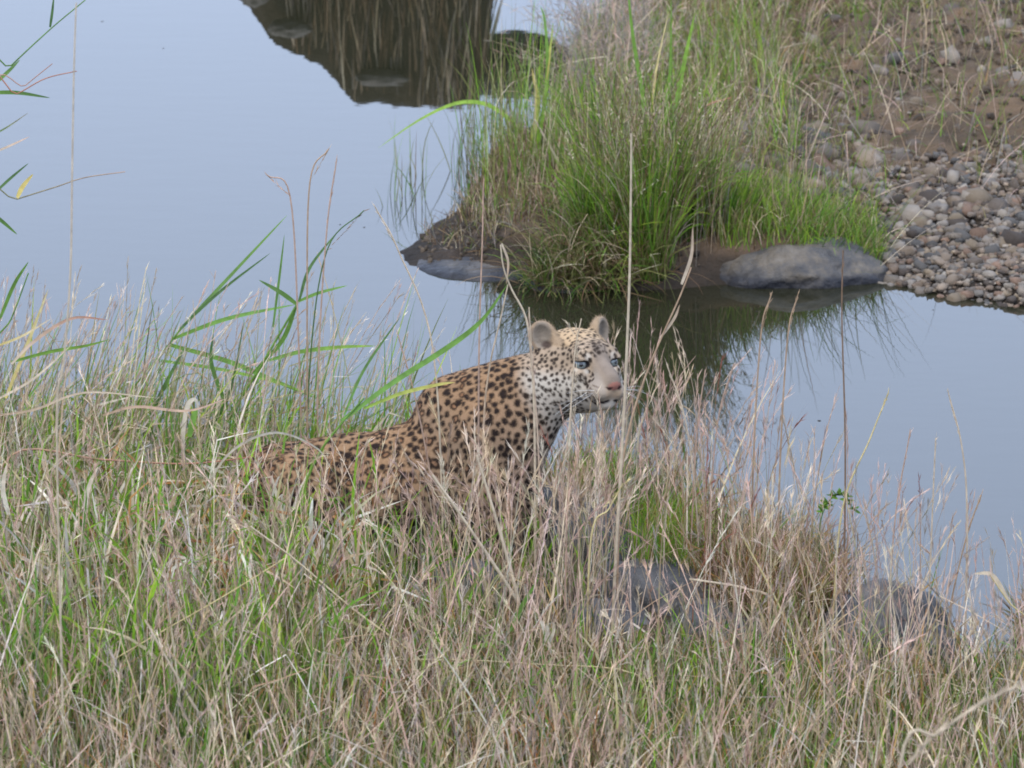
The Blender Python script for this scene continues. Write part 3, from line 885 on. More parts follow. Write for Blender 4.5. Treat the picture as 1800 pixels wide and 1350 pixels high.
# nose leather, nostrils, lip line, rows of whisker spots
paint(smooth(1.15, .95, np.linalg.norm((HLc - np.array([.1245, 0, -.010])) / np.array([.011, .0135, .0085]), axis=1)), (.25, .115, .09))
paint(smooth(.0046, .003, segd(AH, (.125, .009, -.015), (.112, .017, -.012))), (.03, .015, .015))
paint(smooth(.0042, .002, segd(AH, (.126, 0, -.020), (.121, 0, -.040))), (.04, .025, .022))
paint(smooth(.0046, .003, segd(AH, (.117, .003, -.041), (.088, .030, -.0445))), (.03, .024, .024))
paint(smooth(.0052, .003, segd(AH, (.088, .030, -.0445), (.055, .043, -.041))), (.028, .024, .026))
for k, zz in enumerate((-.012, -.019, -.026, -.032)):
    paint(smooth(.0021, .001, segd(AH, (.107, .0315 - .003 * (k == 0), zz - .001), (.078, .0365, zz + .004))) * .8, (.07, .045, .03))
# dark bars on the throat and chest side
BC = np.clip(BC, .012, .7)

M_FUR, nt, out = mat_new('leopard_coat')
at = nt.nodes.new('ShaderNodeAttribute'); at.attribute_name = 'Col'
pb = nt.nodes.new('ShaderNodeBsdfPrincipled'); pb.inputs['Roughness'].default_value = .85; pb.inputs['Specular IOR Level'].default_value = .05
nt.links.new(at.outputs[0], pb.inputs['Base Color'])
geo = nt.nodes.new('ShaderNodeNewGeometry'); nz = nt.nodes.new('ShaderNodeTexNoise'); nz.inputs['Scale'].default_value = 260; nz.inputs['Detail'].default_value = 2
nt.links.new(geo.outputs['Position'], nz.inputs['Vector'])
bp = nt.nodes.new('ShaderNodeBump'); bp.inputs['Strength'].default_value = .35; bp.inputs['Distance'].default_value = .003
nt.links.new(nz.outputs[0], bp.inputs['Height']); nt.links.new(bp.outputs[0], pb.inputs['Normal'])
nt.links.new(pb.outputs[0], out.inputs[0])
M_EYE, nt, out = mat_new('eye_ball')
at = nt.nodes.new('ShaderNodeAttribute'); at.attribute_name = 'Col'
pb = nt.nodes.new('ShaderNodeBsdfPrincipled'); pb.inputs['Roughness'].default_value = .08; pb.inputs['Coat Weight'].default_value = .6
nt.links.new(at.outputs[0], pb.inputs['Base Color']); nt.links.new(pb.outputs[0], out.inputs[0])

LO = np.array([-.2, YL, .10])
leopard = link('leopard', None, label='spotted leopard lying in dry grass by the water, head raised and turned right', cat='leopard')
leopard.location = LO
body = link('body', np_mesh('body', BV - LO, BF, BC), parent=leopard, mat=M_FUR)

# short fur lying back along the body
tri = rng.integers(0, len(BF), 130000)
w = rng.dirichlet((1, 1, 1, 1), len(tri))
fb = (BV[BF[tri]] * w[..., None]).sum(1); fn = BN[BF[tri, 0]]; fc = (BC[BF[tri]] * w[..., None]).sum(1); fh = w2h(fb); fw = headw[BF[tri, 0]]
AF = fh.copy(); AF[:, 1] = np.abs(AF[:, 1])
bad = (np.linalg.norm((AF - np.array([.058, .036, .026])) / np.array([.024, .018, .013]), axis=1) < 1) | (fh[:, 0] > .108)
fb, fn, fc, fh, fw, AF = [x[~bad] for x in (fb, fn, fc, fh, fw, AF)]
flow_b = np.array([-.75, 0, -.65]); flow_h = (np.array([-1., 0, -.15]) @ HR.T)
fl = flow_b * (1 - fw[:, None]) + flow_h * fw[:, None]
fl = fl - (fl * fn).sum(1, keepdims=True) * fn; fl /= np.maximum(np.linalg.norm(fl, axis=1, keepdims=True), 1e-6)
earw = ((AF[:, 2] > .055) & (AF[:, 1] > .04) & (fw > .5)) * 1.0
dirf = fl + fn * (.38 + .25 * earw)[:, None] + rng.normal(0, .16, fb.shape); dirf /= np.linalg.norm(dirf, axis=1, keepdims=True)
Lf = (.0068 * (1 - fw) + .0036 * fw) * rng.uniform(.6, 1.3, len(fb))
Lf = Lf * (1 - .4 * (fh[:, 0] > .07)) * (1 + 1.1 * earw)
sdv = np.cross(dirf, fn + rng.normal(0, .4, fb.shape)); sdv /= np.linalg.norm(sdv, axis=1, keepdims=True)
wf = (.00055 * (1 - fw) + .00038 * fw)[:, None]
b0 = fb - fn * .0008
FV = np.stack([b0 - sdv * wf, b0 + sdv * wf, b0 + dirf * Lf[:, None]], 1)
fcv = np.repeat((fc * rng.uniform(.85, 1.2, (len(fc), 1)))[:, None, :], 3, 1); fcv[:, 2] *= 1.04
fur = link('fur', np_mesh('fur', FV.reshape(-1, 3) - LO, np.arange(len(fb) * 3).reshape(-1, 3), fcv.reshape(-1, 3), False), parent=body, kind='stuff', mat=M_FUR)

def eye(sy, gaze):
    bm = bmesh.new(); bmesh.ops.create_uvsphere(bm, u_segments=40, v_segments=40, radius=1)
    V = np.array([v.co[:] for v in bm.verts]); F4 = [[v.index for v in f.verts] for f in bm.faces]; bm.free()
    F3 = np.array([f if len(f) == 4 else f + [f[-1]] for f in F4])
    g = np.array(gaze) / np.linalg.norm(gaze); ang = np.degrees(np.arccos(np.clip(V @ g, -1, 1)))
    c = np.tile(np.array([.06, .055, .05]), (len(V), 1))
    c = np.where(ang[:, None] < 52, np.array([.13, .15, .145]), c)
    c = np.where((ang[:, None] < 56) & (ang[:, None] > 47), np.array([.05, .055, .06]), c)
    c = np.where(ang[:, None] < 20, np.array([.008, .008, .01]), c)
    me = bpy.data.meshes.new('eye'); me.from_pydata((h2w(V * .0132 + np.array([.0478, sy * .0345, .0255])) - LO).tolist(), [], F4)
    a = me.color_attributes.new('Col', 'FLOAT_COLOR', 'POINT'); cc = np.ones((len(V), 4), np.float32); cc[:, :3] = c; a.data.foreach_set('color', cc.ravel())
    me.polygons.foreach_set('use_smooth', np.ones(len(me.polygons), bool))
    link('eye', me, parent=body, mat=M_EYE)
eye(-1, (1, -.45, .05)); eye(1, (1, .35, .05))
ws = Soup()
for sy in (1, -1):
    n = 7
    base = h2w(np.c_[rng.uniform(.082, .104, n), sy * rng.uniform(.034, .039, n), rng.uniform(-.034, -.014, n)])
    dr = (np.c_[rng.uniform(-.5, .35, n), sy * rng.uniform(.8, 1, n), rng.uniform(-.45, .1, n)]) @ HR.T
    dr /= np.linalg.norm(dr, axis=1, keepdims=True)
    p_, d_ = curves(base, rng.uniform(.05, .10, n), np.arctan2(dr[:, 1], dr[:, 0]), np.arccos(dr[:, 2]), rng.uniform(.1, .5, n), 6)
    ribbons(ws, p_, d_, np.full(n, .0006), np.tile([.5, .5, .48], (n, 1)), np.tile([.5, .5, .48], (n, 1)), 'stem')
link('whiskers', np_mesh('whiskers', np.concatenate(ws.V) - LO, np.concatenate(ws.F), np.concatenate(ws.C)), parent=body, kind='stuff', mat=M_STRAW)
#@@NEAR
# ------------------------------------------------------------------ vegetation of the near bank
def near_pts(n, x0=-1.75, x1=1.75, y0=8.1, y1=11.75, edge=.0):
    P = scatter(n, x0, x1, y0, y1)
    P = P[poly_sd(P, NEAR) > edge]
    q = to_px(np.c_[P, .1 + 0 * P[:, 0]])
    return P[(q[:, 0] > -160) & (q[:, 0] < 1960)]
def thin_at_rocks(P, keep=.25):
    """grass does not root on the boulders"""
    k = np.ones(len(P))
    for (x, y, rx, ry) in [(-.2, 10.38, .45, .12), (.20, 10.70, .13, .18), (.31, 10.48, .15, .16), (.42, 10.3, .11, .12), (.2, 10.22, .12, .12), (-.10, 10.42, .07, .07), (.3, 10.2, .3, .2), (.78, 10.14, .18, .24), (.92, 10.05, .1, .15)]:
        k *= np.where(((P[:, 0] - x) / rx) ** 2 + ((P[:, 1] - y) / ry) ** 2 < 1, keep, 1)
    return P[rng.random(len(P)) < k]
def low_front(P):
    """trampled, lower grass round the animal and on the shore behind it"""
    q = to_px(np.c_[P, height(P)])
    a = np.exp(-(((P[:, 0] + .18) / .52) ** 2 + ((P[:, 1] - 10.75) / .42) ** 2))
    b = np.exp(-(((P[:, 0] + .15) / .45) ** 2 + ((P[:, 1] - 10.3) / .30) ** 2))
    c = smooth(10.75, 11.1, P[:, 1]) * smooth(-.2, -.45, P[:, 0])
    d = np.exp(-(((P[:, 0] - .30) / .20) ** 2 + ((P[:, 1] - 10.25) / .35) ** 2))
    e_ = smooth(.45, .05, poly_sd(P, NEAR)) * smooth(.35, .7, P[:, 0])
    return (1 - .66 * a) * (1 - .52 * b) * (1 - .3 * c) * (1 - .62 * d) * (1 - .62 * e_)
def front_clear(P, p=.75):
    """few tall stems directly before the animal's head"""
    q = to_px(np.c_[P, .35 + 0 * P[:, 0]])
    m = (q[:, 0] > 900) & (q[:, 0] < 1110) & (P[:, 1] > 9.3) & (P[:, 1] < 11.6)
    return P[~(m & (rng.random(len(P)) < p))]
def gmap(P, f, o): return smooth(-.35, .35, vnoise(P + o, f, 3))

s = Soup()
P = thin_at_rocks(near_pts(48000))
g = gmap(P, 3.2, 3); sel = rng.random(len(P)) < .32 + .54 * g
tipm = (.35, {'straw': 2, 'orange': 1})
grow(s, P[sel], .06, .20, .0052, {'green': 3.0, 'olive': 3.6, 'lime': 1.2, 'dark': 3.0}, .25, .8, 4, tipm, .12, hmod=low_front(P[sel]))
s.build('green_grass', M_LEAF, kind='stuff')
s = Soup()
P2_ = P[~sel]
grow(s, P2_, .07, .22, .0042, {'straw': 2.6, 'pink': 1.8, 'olive': 2.4, 'orange': 1.5, 'white': .5, 'brown': 4.8, 'grey': .6}, .32, .8, 4, None, .2, hmod=low_front(P2_))
P = front_clear(thin_at_rocks(near_pts(1500, y1=11.3)), .5); grow(s, P, .22, .5, .0036, {'straw': 4, 'pink': 2, 'white': 1}, .5, .35, 6, None, .12, hmod=low_front(P) ** .5)
P = thin_at_rocks(near_pts(5200)); 
grow(s, P, .10, .34, .003, {'straw': 3, 'pink': 2, 'white': .35, 'grey': 1}, .95, .5, 6, None, .3, hmod=low_front(P))
s.build('dry_grass', M_STRAW, kind='stuff')

s = Soup(); P = near_pts(560, -1.5, -.26, 10.85, 11.45)
grow(s, P, .22, .52, .0048, {'lime': 2, 'green': 3, 'olive': 1}, .35, .5, 7, (.3, {'straw': 1}), .12, np.full(len(P), .1))
P = near_pts(260, -1.5, -.3, 10.5, 11.4)
grow(s, P, .18, .42, .0075, {'white': 2, 'straw': 3}, .7, .9, 7, None, .5, np.full(len(P), .1))
s.build('shore_grass', M_LEAF, kind='stuff')
# thin flowering stems with feathery heads
s = Soup()
def heads(P, h0, h1, pal, nsp=16, ls=.022, spread=.26, wst=.0019, t0=.72, lean=.2, bend=.45, wsp=.0013, green=.25, az=None, hm=None):
    n = len(P); b = np.c_[P, height(P) - .01]
    L = rng.uniform(h0, h1, n) * (1 if hm is None else hm)
    a = rng.uniform(0, 2 * np.pi, n) if az is None else az + rng.normal(0, .8, n)
    pts, d = curves(b, L, a, np.abs(rng.normal(0, lean, n)), np.abs(rng.normal(0, bend, n)), 7, sway=rng.normal(0, .4, n))
    c = pick(n, pal); cb = np.where((rng.random(n) < green)[:, None], pick(n, {'olive': 1, 'green': .6}), c)
    ribbons(s, pts, d, wst * rng.uniform(.7, 1.4, n), cb, c, 'stem')
    seed_heads(s, pts, d, c, nsp, t0, ls, spread, wsp)
PK = {'pink': 3.4, 'straw': 2.6, 'grey': 1, 'white': .3}
P = thin_at_rocks(near_pts(4000), .5); heads(P, .15, .36, PK, hm=low_front(P))
P = front_clear(near_pts(560, y1=10.75)); P = P[P[:, 1] > 9.2]; heads(P, .30, .50, PK, 20, .026, .22, hm=low_front(P) ** .5)
P = near_pts(420, .12, 1.05, 10.3, 11.4); heads(P, .26, .46, {'pink': 4, 'straw': 2, 'red': .35}, 20, .024, .18, lean=.14)
P = near_pts(150, .62, 1.25, 9.9, 10.9); heads(P, .24, .42, PK, 14, .022, .2, lean=.15)
P = near_pts(470, -1.4, -.28, 10.95, 11.45); P = P[rng.random(len(P)) < .45 + .55 * smooth(-.5, -.9, P[:, 0])]; heads(P, .26, .56, {'straw': 3, 'pink': 2, 'white': .6}, 16, .02, .2, .0024, .7, lean=.3, az=np.full(len(P), .2))
P = near_pts(260, -1.4, -.5, 10.7, 11.5); heads(P, .2, .42, {'grey': 2, 'brown': 2, 'straw': 2}, 10, .012, .5, .0016, .6)
# clump of feathery heads that crosses the animal's chest
P = disc(80, -.02, 10.2, .16, .22); heads(P, .30, .46, {'pink': 2, 'straw': 2, 'white': .5}, 24, .028, .26, lean=.22, bend=.6)
P = disc(60, .14, 10.25, .07, .12); heads(P, .30, .42, {'pink': 2, 'straw': 3, 'white': 1}, 26, .030, .3, lean=.12, bend=.4)
P = disc(70, -.42, 10.2, .3, .2); heads(P, .26, .42, {'pink': 3, 'straw': 2}, 18, .024, .22, lean=.22, bend=.5)
s.build('feathery_grass', M_STRAW, kind='stuff')

# broad fresh leaves and curled dead ones, thickest at the left
s = Soup()
P = near_pts(4200, -1.6, .0, 9.2, 11.5); P = P[rng.random(len(P)) < smooth(.0, -.75, P[:, 0]) * (.35 + .65 * gmap(P, 1.7, 9))]
grow(s, P, .14, .34, .0085, {'green': 4, 'lime': 3, 'olive': 1}, .28, .95, 7, (.3, {'straw': 1, 'lime': 1}), .15)
P = near_pts(3400, -1.6, 1.5, 8.2, 10.6); P = P[gmap(P, 2.5, 21) > .45]
grow(s, P, .10, .24, .0065, {'green': 4, 'lime': 1.5, 'dark': 1}, .3, .8, 6, (.25, {'straw': 1}), .12)
P = near_pts(1150, -1.6, -.3, 9.8, 11.35)
grow(s, P, .14, .34, .0125, {'straw': 3, 'white': 2.2, 'orange': 1.6}, .4, .9, 7, None, .7)
P = near_pts(650, -1.6, 1.6, 8.2, 10.6)
grow(s, P, .08, .20, .0065, {'straw': 2, 'white': 2.5, 'orange': 1.6}, .5, .9, 6, None, .5)
s.build('broad_leaved_grass', M_LEAF, kind='stuff')

def clump(name, label, cx, cy, rx, ry, n, h0, h1, w, pal, lean=.25, bend=.7, tip=None, mat=None, cat='grass clump', extra=None):
    e = link(name, None, label=label, cat=cat); e.location = (cx, cy, hz(cx, cy))
    so = Soup(); P = disc(n, cx, cy, rx, ry); P = P[height(P) > -.03]
    grow(so, P, h0, h1, w, pal, lean, bend, 5, tip, .1)
    link('blades', np_mesh('blades', np.concatenate(so.V) - np.array(e.location), np.concatenate(so.F), np.concatenate(so.C)), parent=e, kind='stuff', mat=mat or M_LEAF)
    return e
q = at_z(1165, 960, .1)
clump('grass_clump', 'fresh lime green grass clump right of the blue-grey boulder', q[0], q[1], .09, .20, 1500, .08, .19, .0038, {'lime': 4, 'green': 3, 'olive': 1}, tip=(.3, {'straw': 1, 'orange': 1}))
q = at_z(1060, 880, .05)
clump('grass_clump', 'green grass clump at the shore just below the leopard chin', q[0], q[1], .08, .10, 500, .08, .17, .0038, {'lime': 3, 'green': 3, 'orange': .6})
q = at_z(1360, 1020, .08)
clump('grass_clump', 'rusty brown and olive grass clump on the shore beside the lower right rocks', q[0], q[1], .17, .26, 2300, .10, .23, .003, {'brown': 3.5, 'olive': 3, 'straw': 1.6, 'orange': 1.4, 'pink': 2}, .35, .9, mat=M_STRAW)
q = at_z(1830, 1110, .02)
clump('grass_clump', 'small brown tuft at the right edge standing in the water', q[0], q[1], .05, .06, 320, .07, .16, .0028, {'brown': 3, 'olive': 3, 'orange': 1}, .5, .8, mat=M_STRAW)

# ------------------------------------------------------------------ single plants that can be told apart
def spline(pts, m=18):
    p = np.array(pts, float); p = np.vstack([2 * p[0] - p[1], p, 2 * p[-1] - p[-2]]); out = []
    n = len(p) - 3; per = max(2, m // n)
    for i in range(n):
        for t in np.linspace(0, 1, per, endpoint=(i == n - 1)):
            a, b, c, d = p[i:i + 4]
            out.append(.5 * ((2 * b) + (c - a) * t + (2 * a - 5 * b + 4 * c - d) * t * t + (3 * b - a - 3 * c + d) * t ** 3))
    return np.array(out)
def lift(pts, y, dyt=0):
    """pixel outline of one stalk on a plane that stands at distance y (dyt: how far its tip leans back)"""
    n = len(pts); return np.array([at_y(u, v, y + dyt * (1 - i / max(n - 1, 1))) for i, (u, v) in enumerate(pts)])
def ribbon_obj(P, w0, prof, cb, ct, twist=.5):
    d = np.gradient(P, axis=0); d /= np.linalg.norm(d, axis=1, keepdims=True)
    view = P - np.array([0, 0, CAM_H]); view /= np.linalg.norm(view, axis=1, keepdims=True)
    side = np.cross(d, view); side /= np.linalg.norm(side, axis=1, keepdims=True)
    nr = np.cross(side, d); t = np.linspace(0, 1, len(P)); a = rng.uniform(-.4, .4) + twist * t * rng.choice([-1, 1])
    w_ = (np.cos(a)[:, None] * side + np.sin(a)[:, None] * nr) * (w0 * prof(t) * .5 + .0002)[:, None]
    V = np.stack([P - w_, P + nr * (w0 * .12 * prof(t))[:, None], P + w_], 1).reshape(-1, 3)   # shallow keel
    k = len(P); i = np.arange(k - 1) * 3
    F = np.concatenate([np.stack([i, i + 1, i + 4, i + 3], 1), np.stack([i + 1, i + 2, i + 5, i + 4], 1)])
    C = np.repeat(np.array(cb) * (1 - t)[:, None] + np.array(ct) * t[:, None], 3, 0)
    return V, F, C
def tube(P, r0, r1, cb, ct, sides=5):
    d = np.gradient(P, axis=0); d /= np.linalg.norm(d, axis=1, keepdims=True)
    a = np.cross(d, [0, 1, 0.01]); a /= np.maximum(np.linalg.norm(a, axis=1, keepdims=True), 1e-6); b = np.cross(d, a)
    k = len(P); t = np.linspace(0, 1, k); r = (r0 * (1 - t) + r1 * t)[:, None]
    V = np.stack([P + r * (math.cos(x) * a + math.sin(x) * b) for x in np.arange(sides) * 2 * np.pi / sides], 1).reshape(-1, 3)
    i = (np.arange(k - 1) * sides)[:, None]; j = np.arange(sides)[None]; j2 = (j + 1) % sides
    F = np.stack([i + j, i + j2, i + sides + j2, i + sides + j], -1).reshape(-1, 4)
    return V, F, np.repeat(np.array(cb) * (1 - t)[:, None] + np.array(ct) * t[:, None], sides, 0)
LEAFP = lambda t: np.sin(np.clip(.16 + .84 * t, 0, 1) * np.pi) ** .6
TAPER = lambda t: (1 - t) ** .5
BLADEP = lambda t: np.minimum(1, .5 + t * 3) * (1 - t) ** .55
CC = {'straw': (.46, .38, .28), 'pale': (.44, .37, .27), 'tan': (.34, .24, .16), 'green': (.12, .225, .045), 'lime': (.20, .32, .05), 'dkg': (.085, .155, .055), 'pink': (.38, .265, .20), 'yel': (.52, .42, .14), 'gold': (.48, .40, .20), 'white': (.50, .46, .37), 'brown': (.18, .12, .08), 'red': (.32, .15, .10), 'grn2': (.13, .25, .06)}
def plant(name, label, y, stems=(), leaves=(), heads_=(), cat='grass stem', group=None):
    """stems: (pixels from tip to foot, thickness px, colour foot, colour tip); leaves: (pixels from base to tip, width px, colour, tip colour)"""
    first = (stems[0][0][-1] if stems else leaves[0][0][0])
    f = at_y(first[0], first[1], y); base = np.array([f[0], y, max(hz(f[0], y), -.03)])
    e = link(name, None, label=label, cat=cat, group=group); e.location = base
    k = math.hypot(y, CAM_H - .4) / FPX
    def put(nm, V, F, C, mat): link(nm, np_mesh(nm, V - base, F, C), parent=e, mat=mat, kind='stuff' if nm == 'seed_head' else None)
    for st in stems:
        pts, th, cf, ctp = st[:4]
        P = lift(pts, y, st[4] if len(st) > 4 else 0)[::-1]
        gz_ = hz(P[0, 0], P[0, 1])
        if P[0, 2] > gz_ - .01: P = np.vstack([[P[0, 0] + (P[0, 0] - P[1, 0]) * .3, P[0, 1], gz_ - .02], P])
        V, F, C = tube(spline(P, 26), th * k * .5, th * k * .28, CC[cf], CC[ctp]); put('stem', V, F, C, M_STRAW if cf not in ('green', 'lime', 'dkg', 'grn2') else M_LEAF)
    for lf in leaves:
        pts, wd, c0, c1 = lf[:4]; dy_ = lf[4] if len(lf) > 4 else rng.uniform(-.06, .06)
        P = np.array([at_y(u, v, y + dy_ * i / max(len(pts) - 1, 1)) for i, (u, v) in enumerate(pts)])
        prof = lf[5] if len(lf) > 5 else LEAFP
        V, F, C = ribbon_obj(spline(P, 22), wd * k * (.78 if y < 13 else 1), prof, CC[c0], CC[c1]); put('leaf', V, F, C, M_LEAF)
    for hd in heads_:
        pts, n_, ls_, c_, sp_ = hd                                   # tip first
        P = spline(lift(pts, y)[::-1], 10); d = np.gradient(P, axis=0); d /= np.linalg.norm(d, axis=1, keepdims=True)
        so = Soup(); seed_heads(so, P[None], d[None], np.array([CC[c_]]), n_, 0, ls_, sp_, .0016)
        put('seed_head', np.concatenate(so.V), np.concatenate(so.F), np.concatenate(so.C), M_STRAW)
    return e

# --- reeds at the left, rooted on the shore
plant('reed', 'long green reed leaning right with forked blades, left of the leopard', 11.25,
      [([(318, 578), (262, 650), (200, 720), (150, 800), (140, 850)], 6, 'grn2', 'green')],
      [([(318, 578), (400, 490), (505, 378)], 8, 'dkg', 'green'), ([(322, 572), (390, 510), (475, 445)], 6, 'dkg', 'dkg'),
       ([(305, 595), (400, 560), (520, 535)], 9, 'green', 'grn2'), ([(298, 606), (400, 635), (480, 668), (560, 702)], 11, 'green', 'grn2'),
       ([(283, 634), (380, 648), (470, 668), (568, 700)], 8, 'grn2', 'lime'), ([(225, 850), (270, 720), (330, 600)], 11, 'green', 'dkg')], cat='reed')
plant('reed', 'green reed with a star of blades at its joint, above the leopard rump', 11.15,
      [([(522, 535), (490, 590), (455, 650), (400, 740), (350, 850)], 7, 'lime', 'grn2')],
      [([(522, 535), (495, 515), (455, 492)], 10, 'green', 'dkg'), ([(524, 530), (560, 515), (610, 502)], 7, 'green', 'grn2'),
       ([(470, 634), (530, 618), (600, 610), (660, 608)], 9, 'grn2', 'lime'), ([(520, 540), (495, 600), (440, 660)], 10, 'green', 'green'),
       ([(526, 528), (545, 470), (595, 405)], 7, 'dkg', 'dkg'), ([(480, 575), (492, 480), (500, 412)], 6, 'grn2', 'green'),
       ([(400, 720), (372, 640), (375, 585)], 11, 'green', 'dkg'), ([(300, 860), (340, 790), (400, 700), (430, 560)], 10, 'green', 'dkg')], cat='reed')
plant('reed', 'slender green blade rising from the leopard back towards the upper right', 10.42,
      [([(640, 700), (600, 745), (560, 800), (520, 900)], 6, 'lime', 'grn2')],
      [([(600, 740), (690, 673), (767, 624), (824, 584), (858, 550), (893, 498)], 12, 'grn2', 'green'),
       ([(640, 718), (704, 692), (770, 676), (800, 672)], 8, 'lime', 'yel'), ([(605, 730), (640, 650), (705, 555)], 6, 'grn2', 'dkg')], cat='reed')
plant('reed', 'arching yellow-green blade over the water left of the spit', 13.95,
      [], [([(915, 235), (890, 205), (850, 182), (800, 182), (735, 212), (665, 260)], 8, 'lime', 'lime', .0)], cat='reed')
plant('grass_plant', 'green leafy stalk cut by the left edge, highest of those there', 10.9,
      [([(150, 0), (90, 50), (20, 115), (-30, 165)], 3.5, 'dkg', 'grn2')],
      [([(88, 48), (92, 20), (95, -10)], 6, 'dkg', 'dkg'), ([(-12, 150), (15, 125), (35, 105)], 8, 'green', 'dkg'), ([(-20, 163), (30, 163), (88, 172)], 9, 'green', 'dkg')])
plant('grass_plant', 'reddish forked dry stalk reaching in from the left edge', 10.8,
      [([(135, 125), (80, 138), (30, 165), (-30, 190)], 3, 'red', 'red'), ([(92, 112), (45, 150), (-20, 205)], 2.5, 'pink', 'red')],
      [([(-10, 268), (20, 255), (52, 240)], 5, 'pale', 'pink'), ([(-10, 236), (15, 222), (50, 198)], 4, 'grn2', 'pale')])
plant('grass_plant', 'thin dry stalk with a yellow leaf at the left edge', 10.8,
      [([(220, 302), (150, 312), (100, 328), (30, 350), (-40, 372)], 3, 'dkg', 'pink')],
      [([(30, 348), (40, 328), (58, 306)], 10, 'yel', 'yel'), ([(-5, 335), (20, 312), (50, 287)], 6, 'dkg', 'dkg'), ([(-15, 375), (5, 390), (30, 412)], 8, 'dkg', 'green')])
plant('grass_plant', 'tall blurred pale stalk standing nearest the camera at far left', 8.9,
      [([(134, 5), (130, 130), (127, 300), (124, 480), (112, 640), (100, 760)], 4.5, 'pale', 'pale')])
plant('reed', 'green leafy reed at the left edge with a yellow spear-like blade', 10.9,
      [([(50, 480), (20, 560), (-20, 640)], 4, 'grn2', 'green')],
      [([(0, 560), (25, 500), (50, 460)], 8, 'green', 'green'), ([(10, 700), (50, 600), (85, 508)], 8, 'yel', 'gold'), ([(20, 636), (90, 618), (150, 608), (192, 597)], 8, 'green', 'lime'), ([(-10, 610), (40, 590), (90, 560)], 5, 'yel', 'pale')], cat='reed')
plant('grass_plant', 'bleached arching leaf over the left shore', 10.75, [],
      [([(20, 640), (60, 600), (125, 560), (190, 562)], 7, 'pale', 'red', .02), ([(-10, 705), (60, 665), (125, 607)], 6, 'pale', 'pale'), ([(-20, 732), (60, 720), (150, 690), (280, 700)], 5, 'tan', 'pale')])
plant('grass_plant', 'long dry stalk lying level above the left meadow', 10.7,
      [([(470, 800), (330, 815), (180, 808), (20, 800)], 5, 'tan', 'red')], [([(180, 730), (240, 715), (330, 722), (400, 700)], 6, 'tan', 'pink')])
plant('dead_grass_blade', 'curled bleached leaf hanging over a green one left of the leopard', 10.75, [],
      [([(322, 810), (322, 760), (330, 712), (345, 704), (350, 740)], 10, 'pale', 'white', .02), ([(333, 768), (340, 735), (348, 715)], 14, 'green', 'green', .02)], cat='dead leaf')
plant('dead_grass_blade', 'long pale dry leaf bent in an arch over the leopard rump', 10.38, [],
      [([(360, 860), (400, 800), (450, 768), (500, 762), (560, 790), (585, 830)], 6, 'pale', 'white', .02)], cat='dead leaf')
plant('dead_grass_blade', 'white twisted leaf at the left edge of the meadow', 10.2, [], [([(15, 905), (5, 860), (12, 815)], 11, 'white', 'pale', .02)], cat='dead leaf')
plant('dead_grass_blade', 'cream curled leaf between the green blades at left', 10.3, [], [([(150, 900), (155, 860), (172, 820)], 10, 'white', 'straw', .02)], cat='dead leaf')
# --- stalks before and beside the animal
plant('grass_plant', 'tall straight pale stalk passing just right of the leopard nose', 10.15,
      [([(1110, 235), (1109, 350), (1107, 480), (1101, 640), (1093, 800), (1084, 950), (1078, 1080)], 7, 'straw', 'pale')],
      [], [([(1110, 232), (1111, 300)], 8, .012, 'pale', .25)])
plant('grass_plant', 'brown curved stalk with a long drooping head, right of the tall pale stalk', 10.3,
      [([(1215, 470), (1195, 522), (1160, 600), (1128, 680), (1105, 760), (1090, 860)], 5, 'tan', 'tan')],
      [([(1198, 500), (1215, 450), (1218, 398)], 8, 'straw', 'tan', .01), ([(1160, 595), (1185, 560), (1195, 535)], 6, 'straw', 'tan')])
plant('grass_plant', 'dry stalk with a hooked tip above the leopard neck', 10.45,
      [([(880, 430), (885, 470), (900, 510), (925, 560), (935, 640), (940, 760)], 5, 'straw', 'pale'), ([(893, 500), (880, 560), (860, 650), (850, 760)], 4, 'tan', 'straw')],
      [([(882, 428), (893, 460), (890, 500)], 5, 'straw', 'tan', .01)])
plant('grass_plant', 'pale feathery stalk rising to the crown of the leopard head', 10.35,
      [([(1022, 560), (1012, 610), (1006, 680), (1000, 760), (985, 880)], 4, 'straw', 'straw')], [],
      [([(1012, 566), (1015, 620), (1008, 700)], 34, .016, 'pale', .3), ([(996, 566), (1018, 600)], 14, .012, 'pale', .3)])
plant('grass_plant', 'buff feathery stalk crossing the leopard neck below its near ear', 10.33,
      [([(930, 540), (936, 640), (945, 760), (950, 900)], 4, 'pink', 'straw')], [], [([(928, 560), (937, 650), (944, 740)], 50, .02, 'pink', .22)])
plant('grass_plant', 'pinkish feathery stalk below the leopard nose', 10.4,
      [([(1052, 690), (1060, 760), (1065, 860)], 3.5, 'pink', 'pink')], [], [([(1048, 690), (1062, 800)], 34, .022, 'pale', .3)])
plant('grass_plant', 'white-tipped spray of dry grass under the leopard chin', 10.42,
      [([(1005, 715), (1000, 800), (995, 900)], 3.5, 'straw', 'pale')], [], [([(1010, 720), (1000, 800)], 26, .022, 'pale', .3), ([(985, 715), (998, 790)], 18, .02, 'pink', .25)])
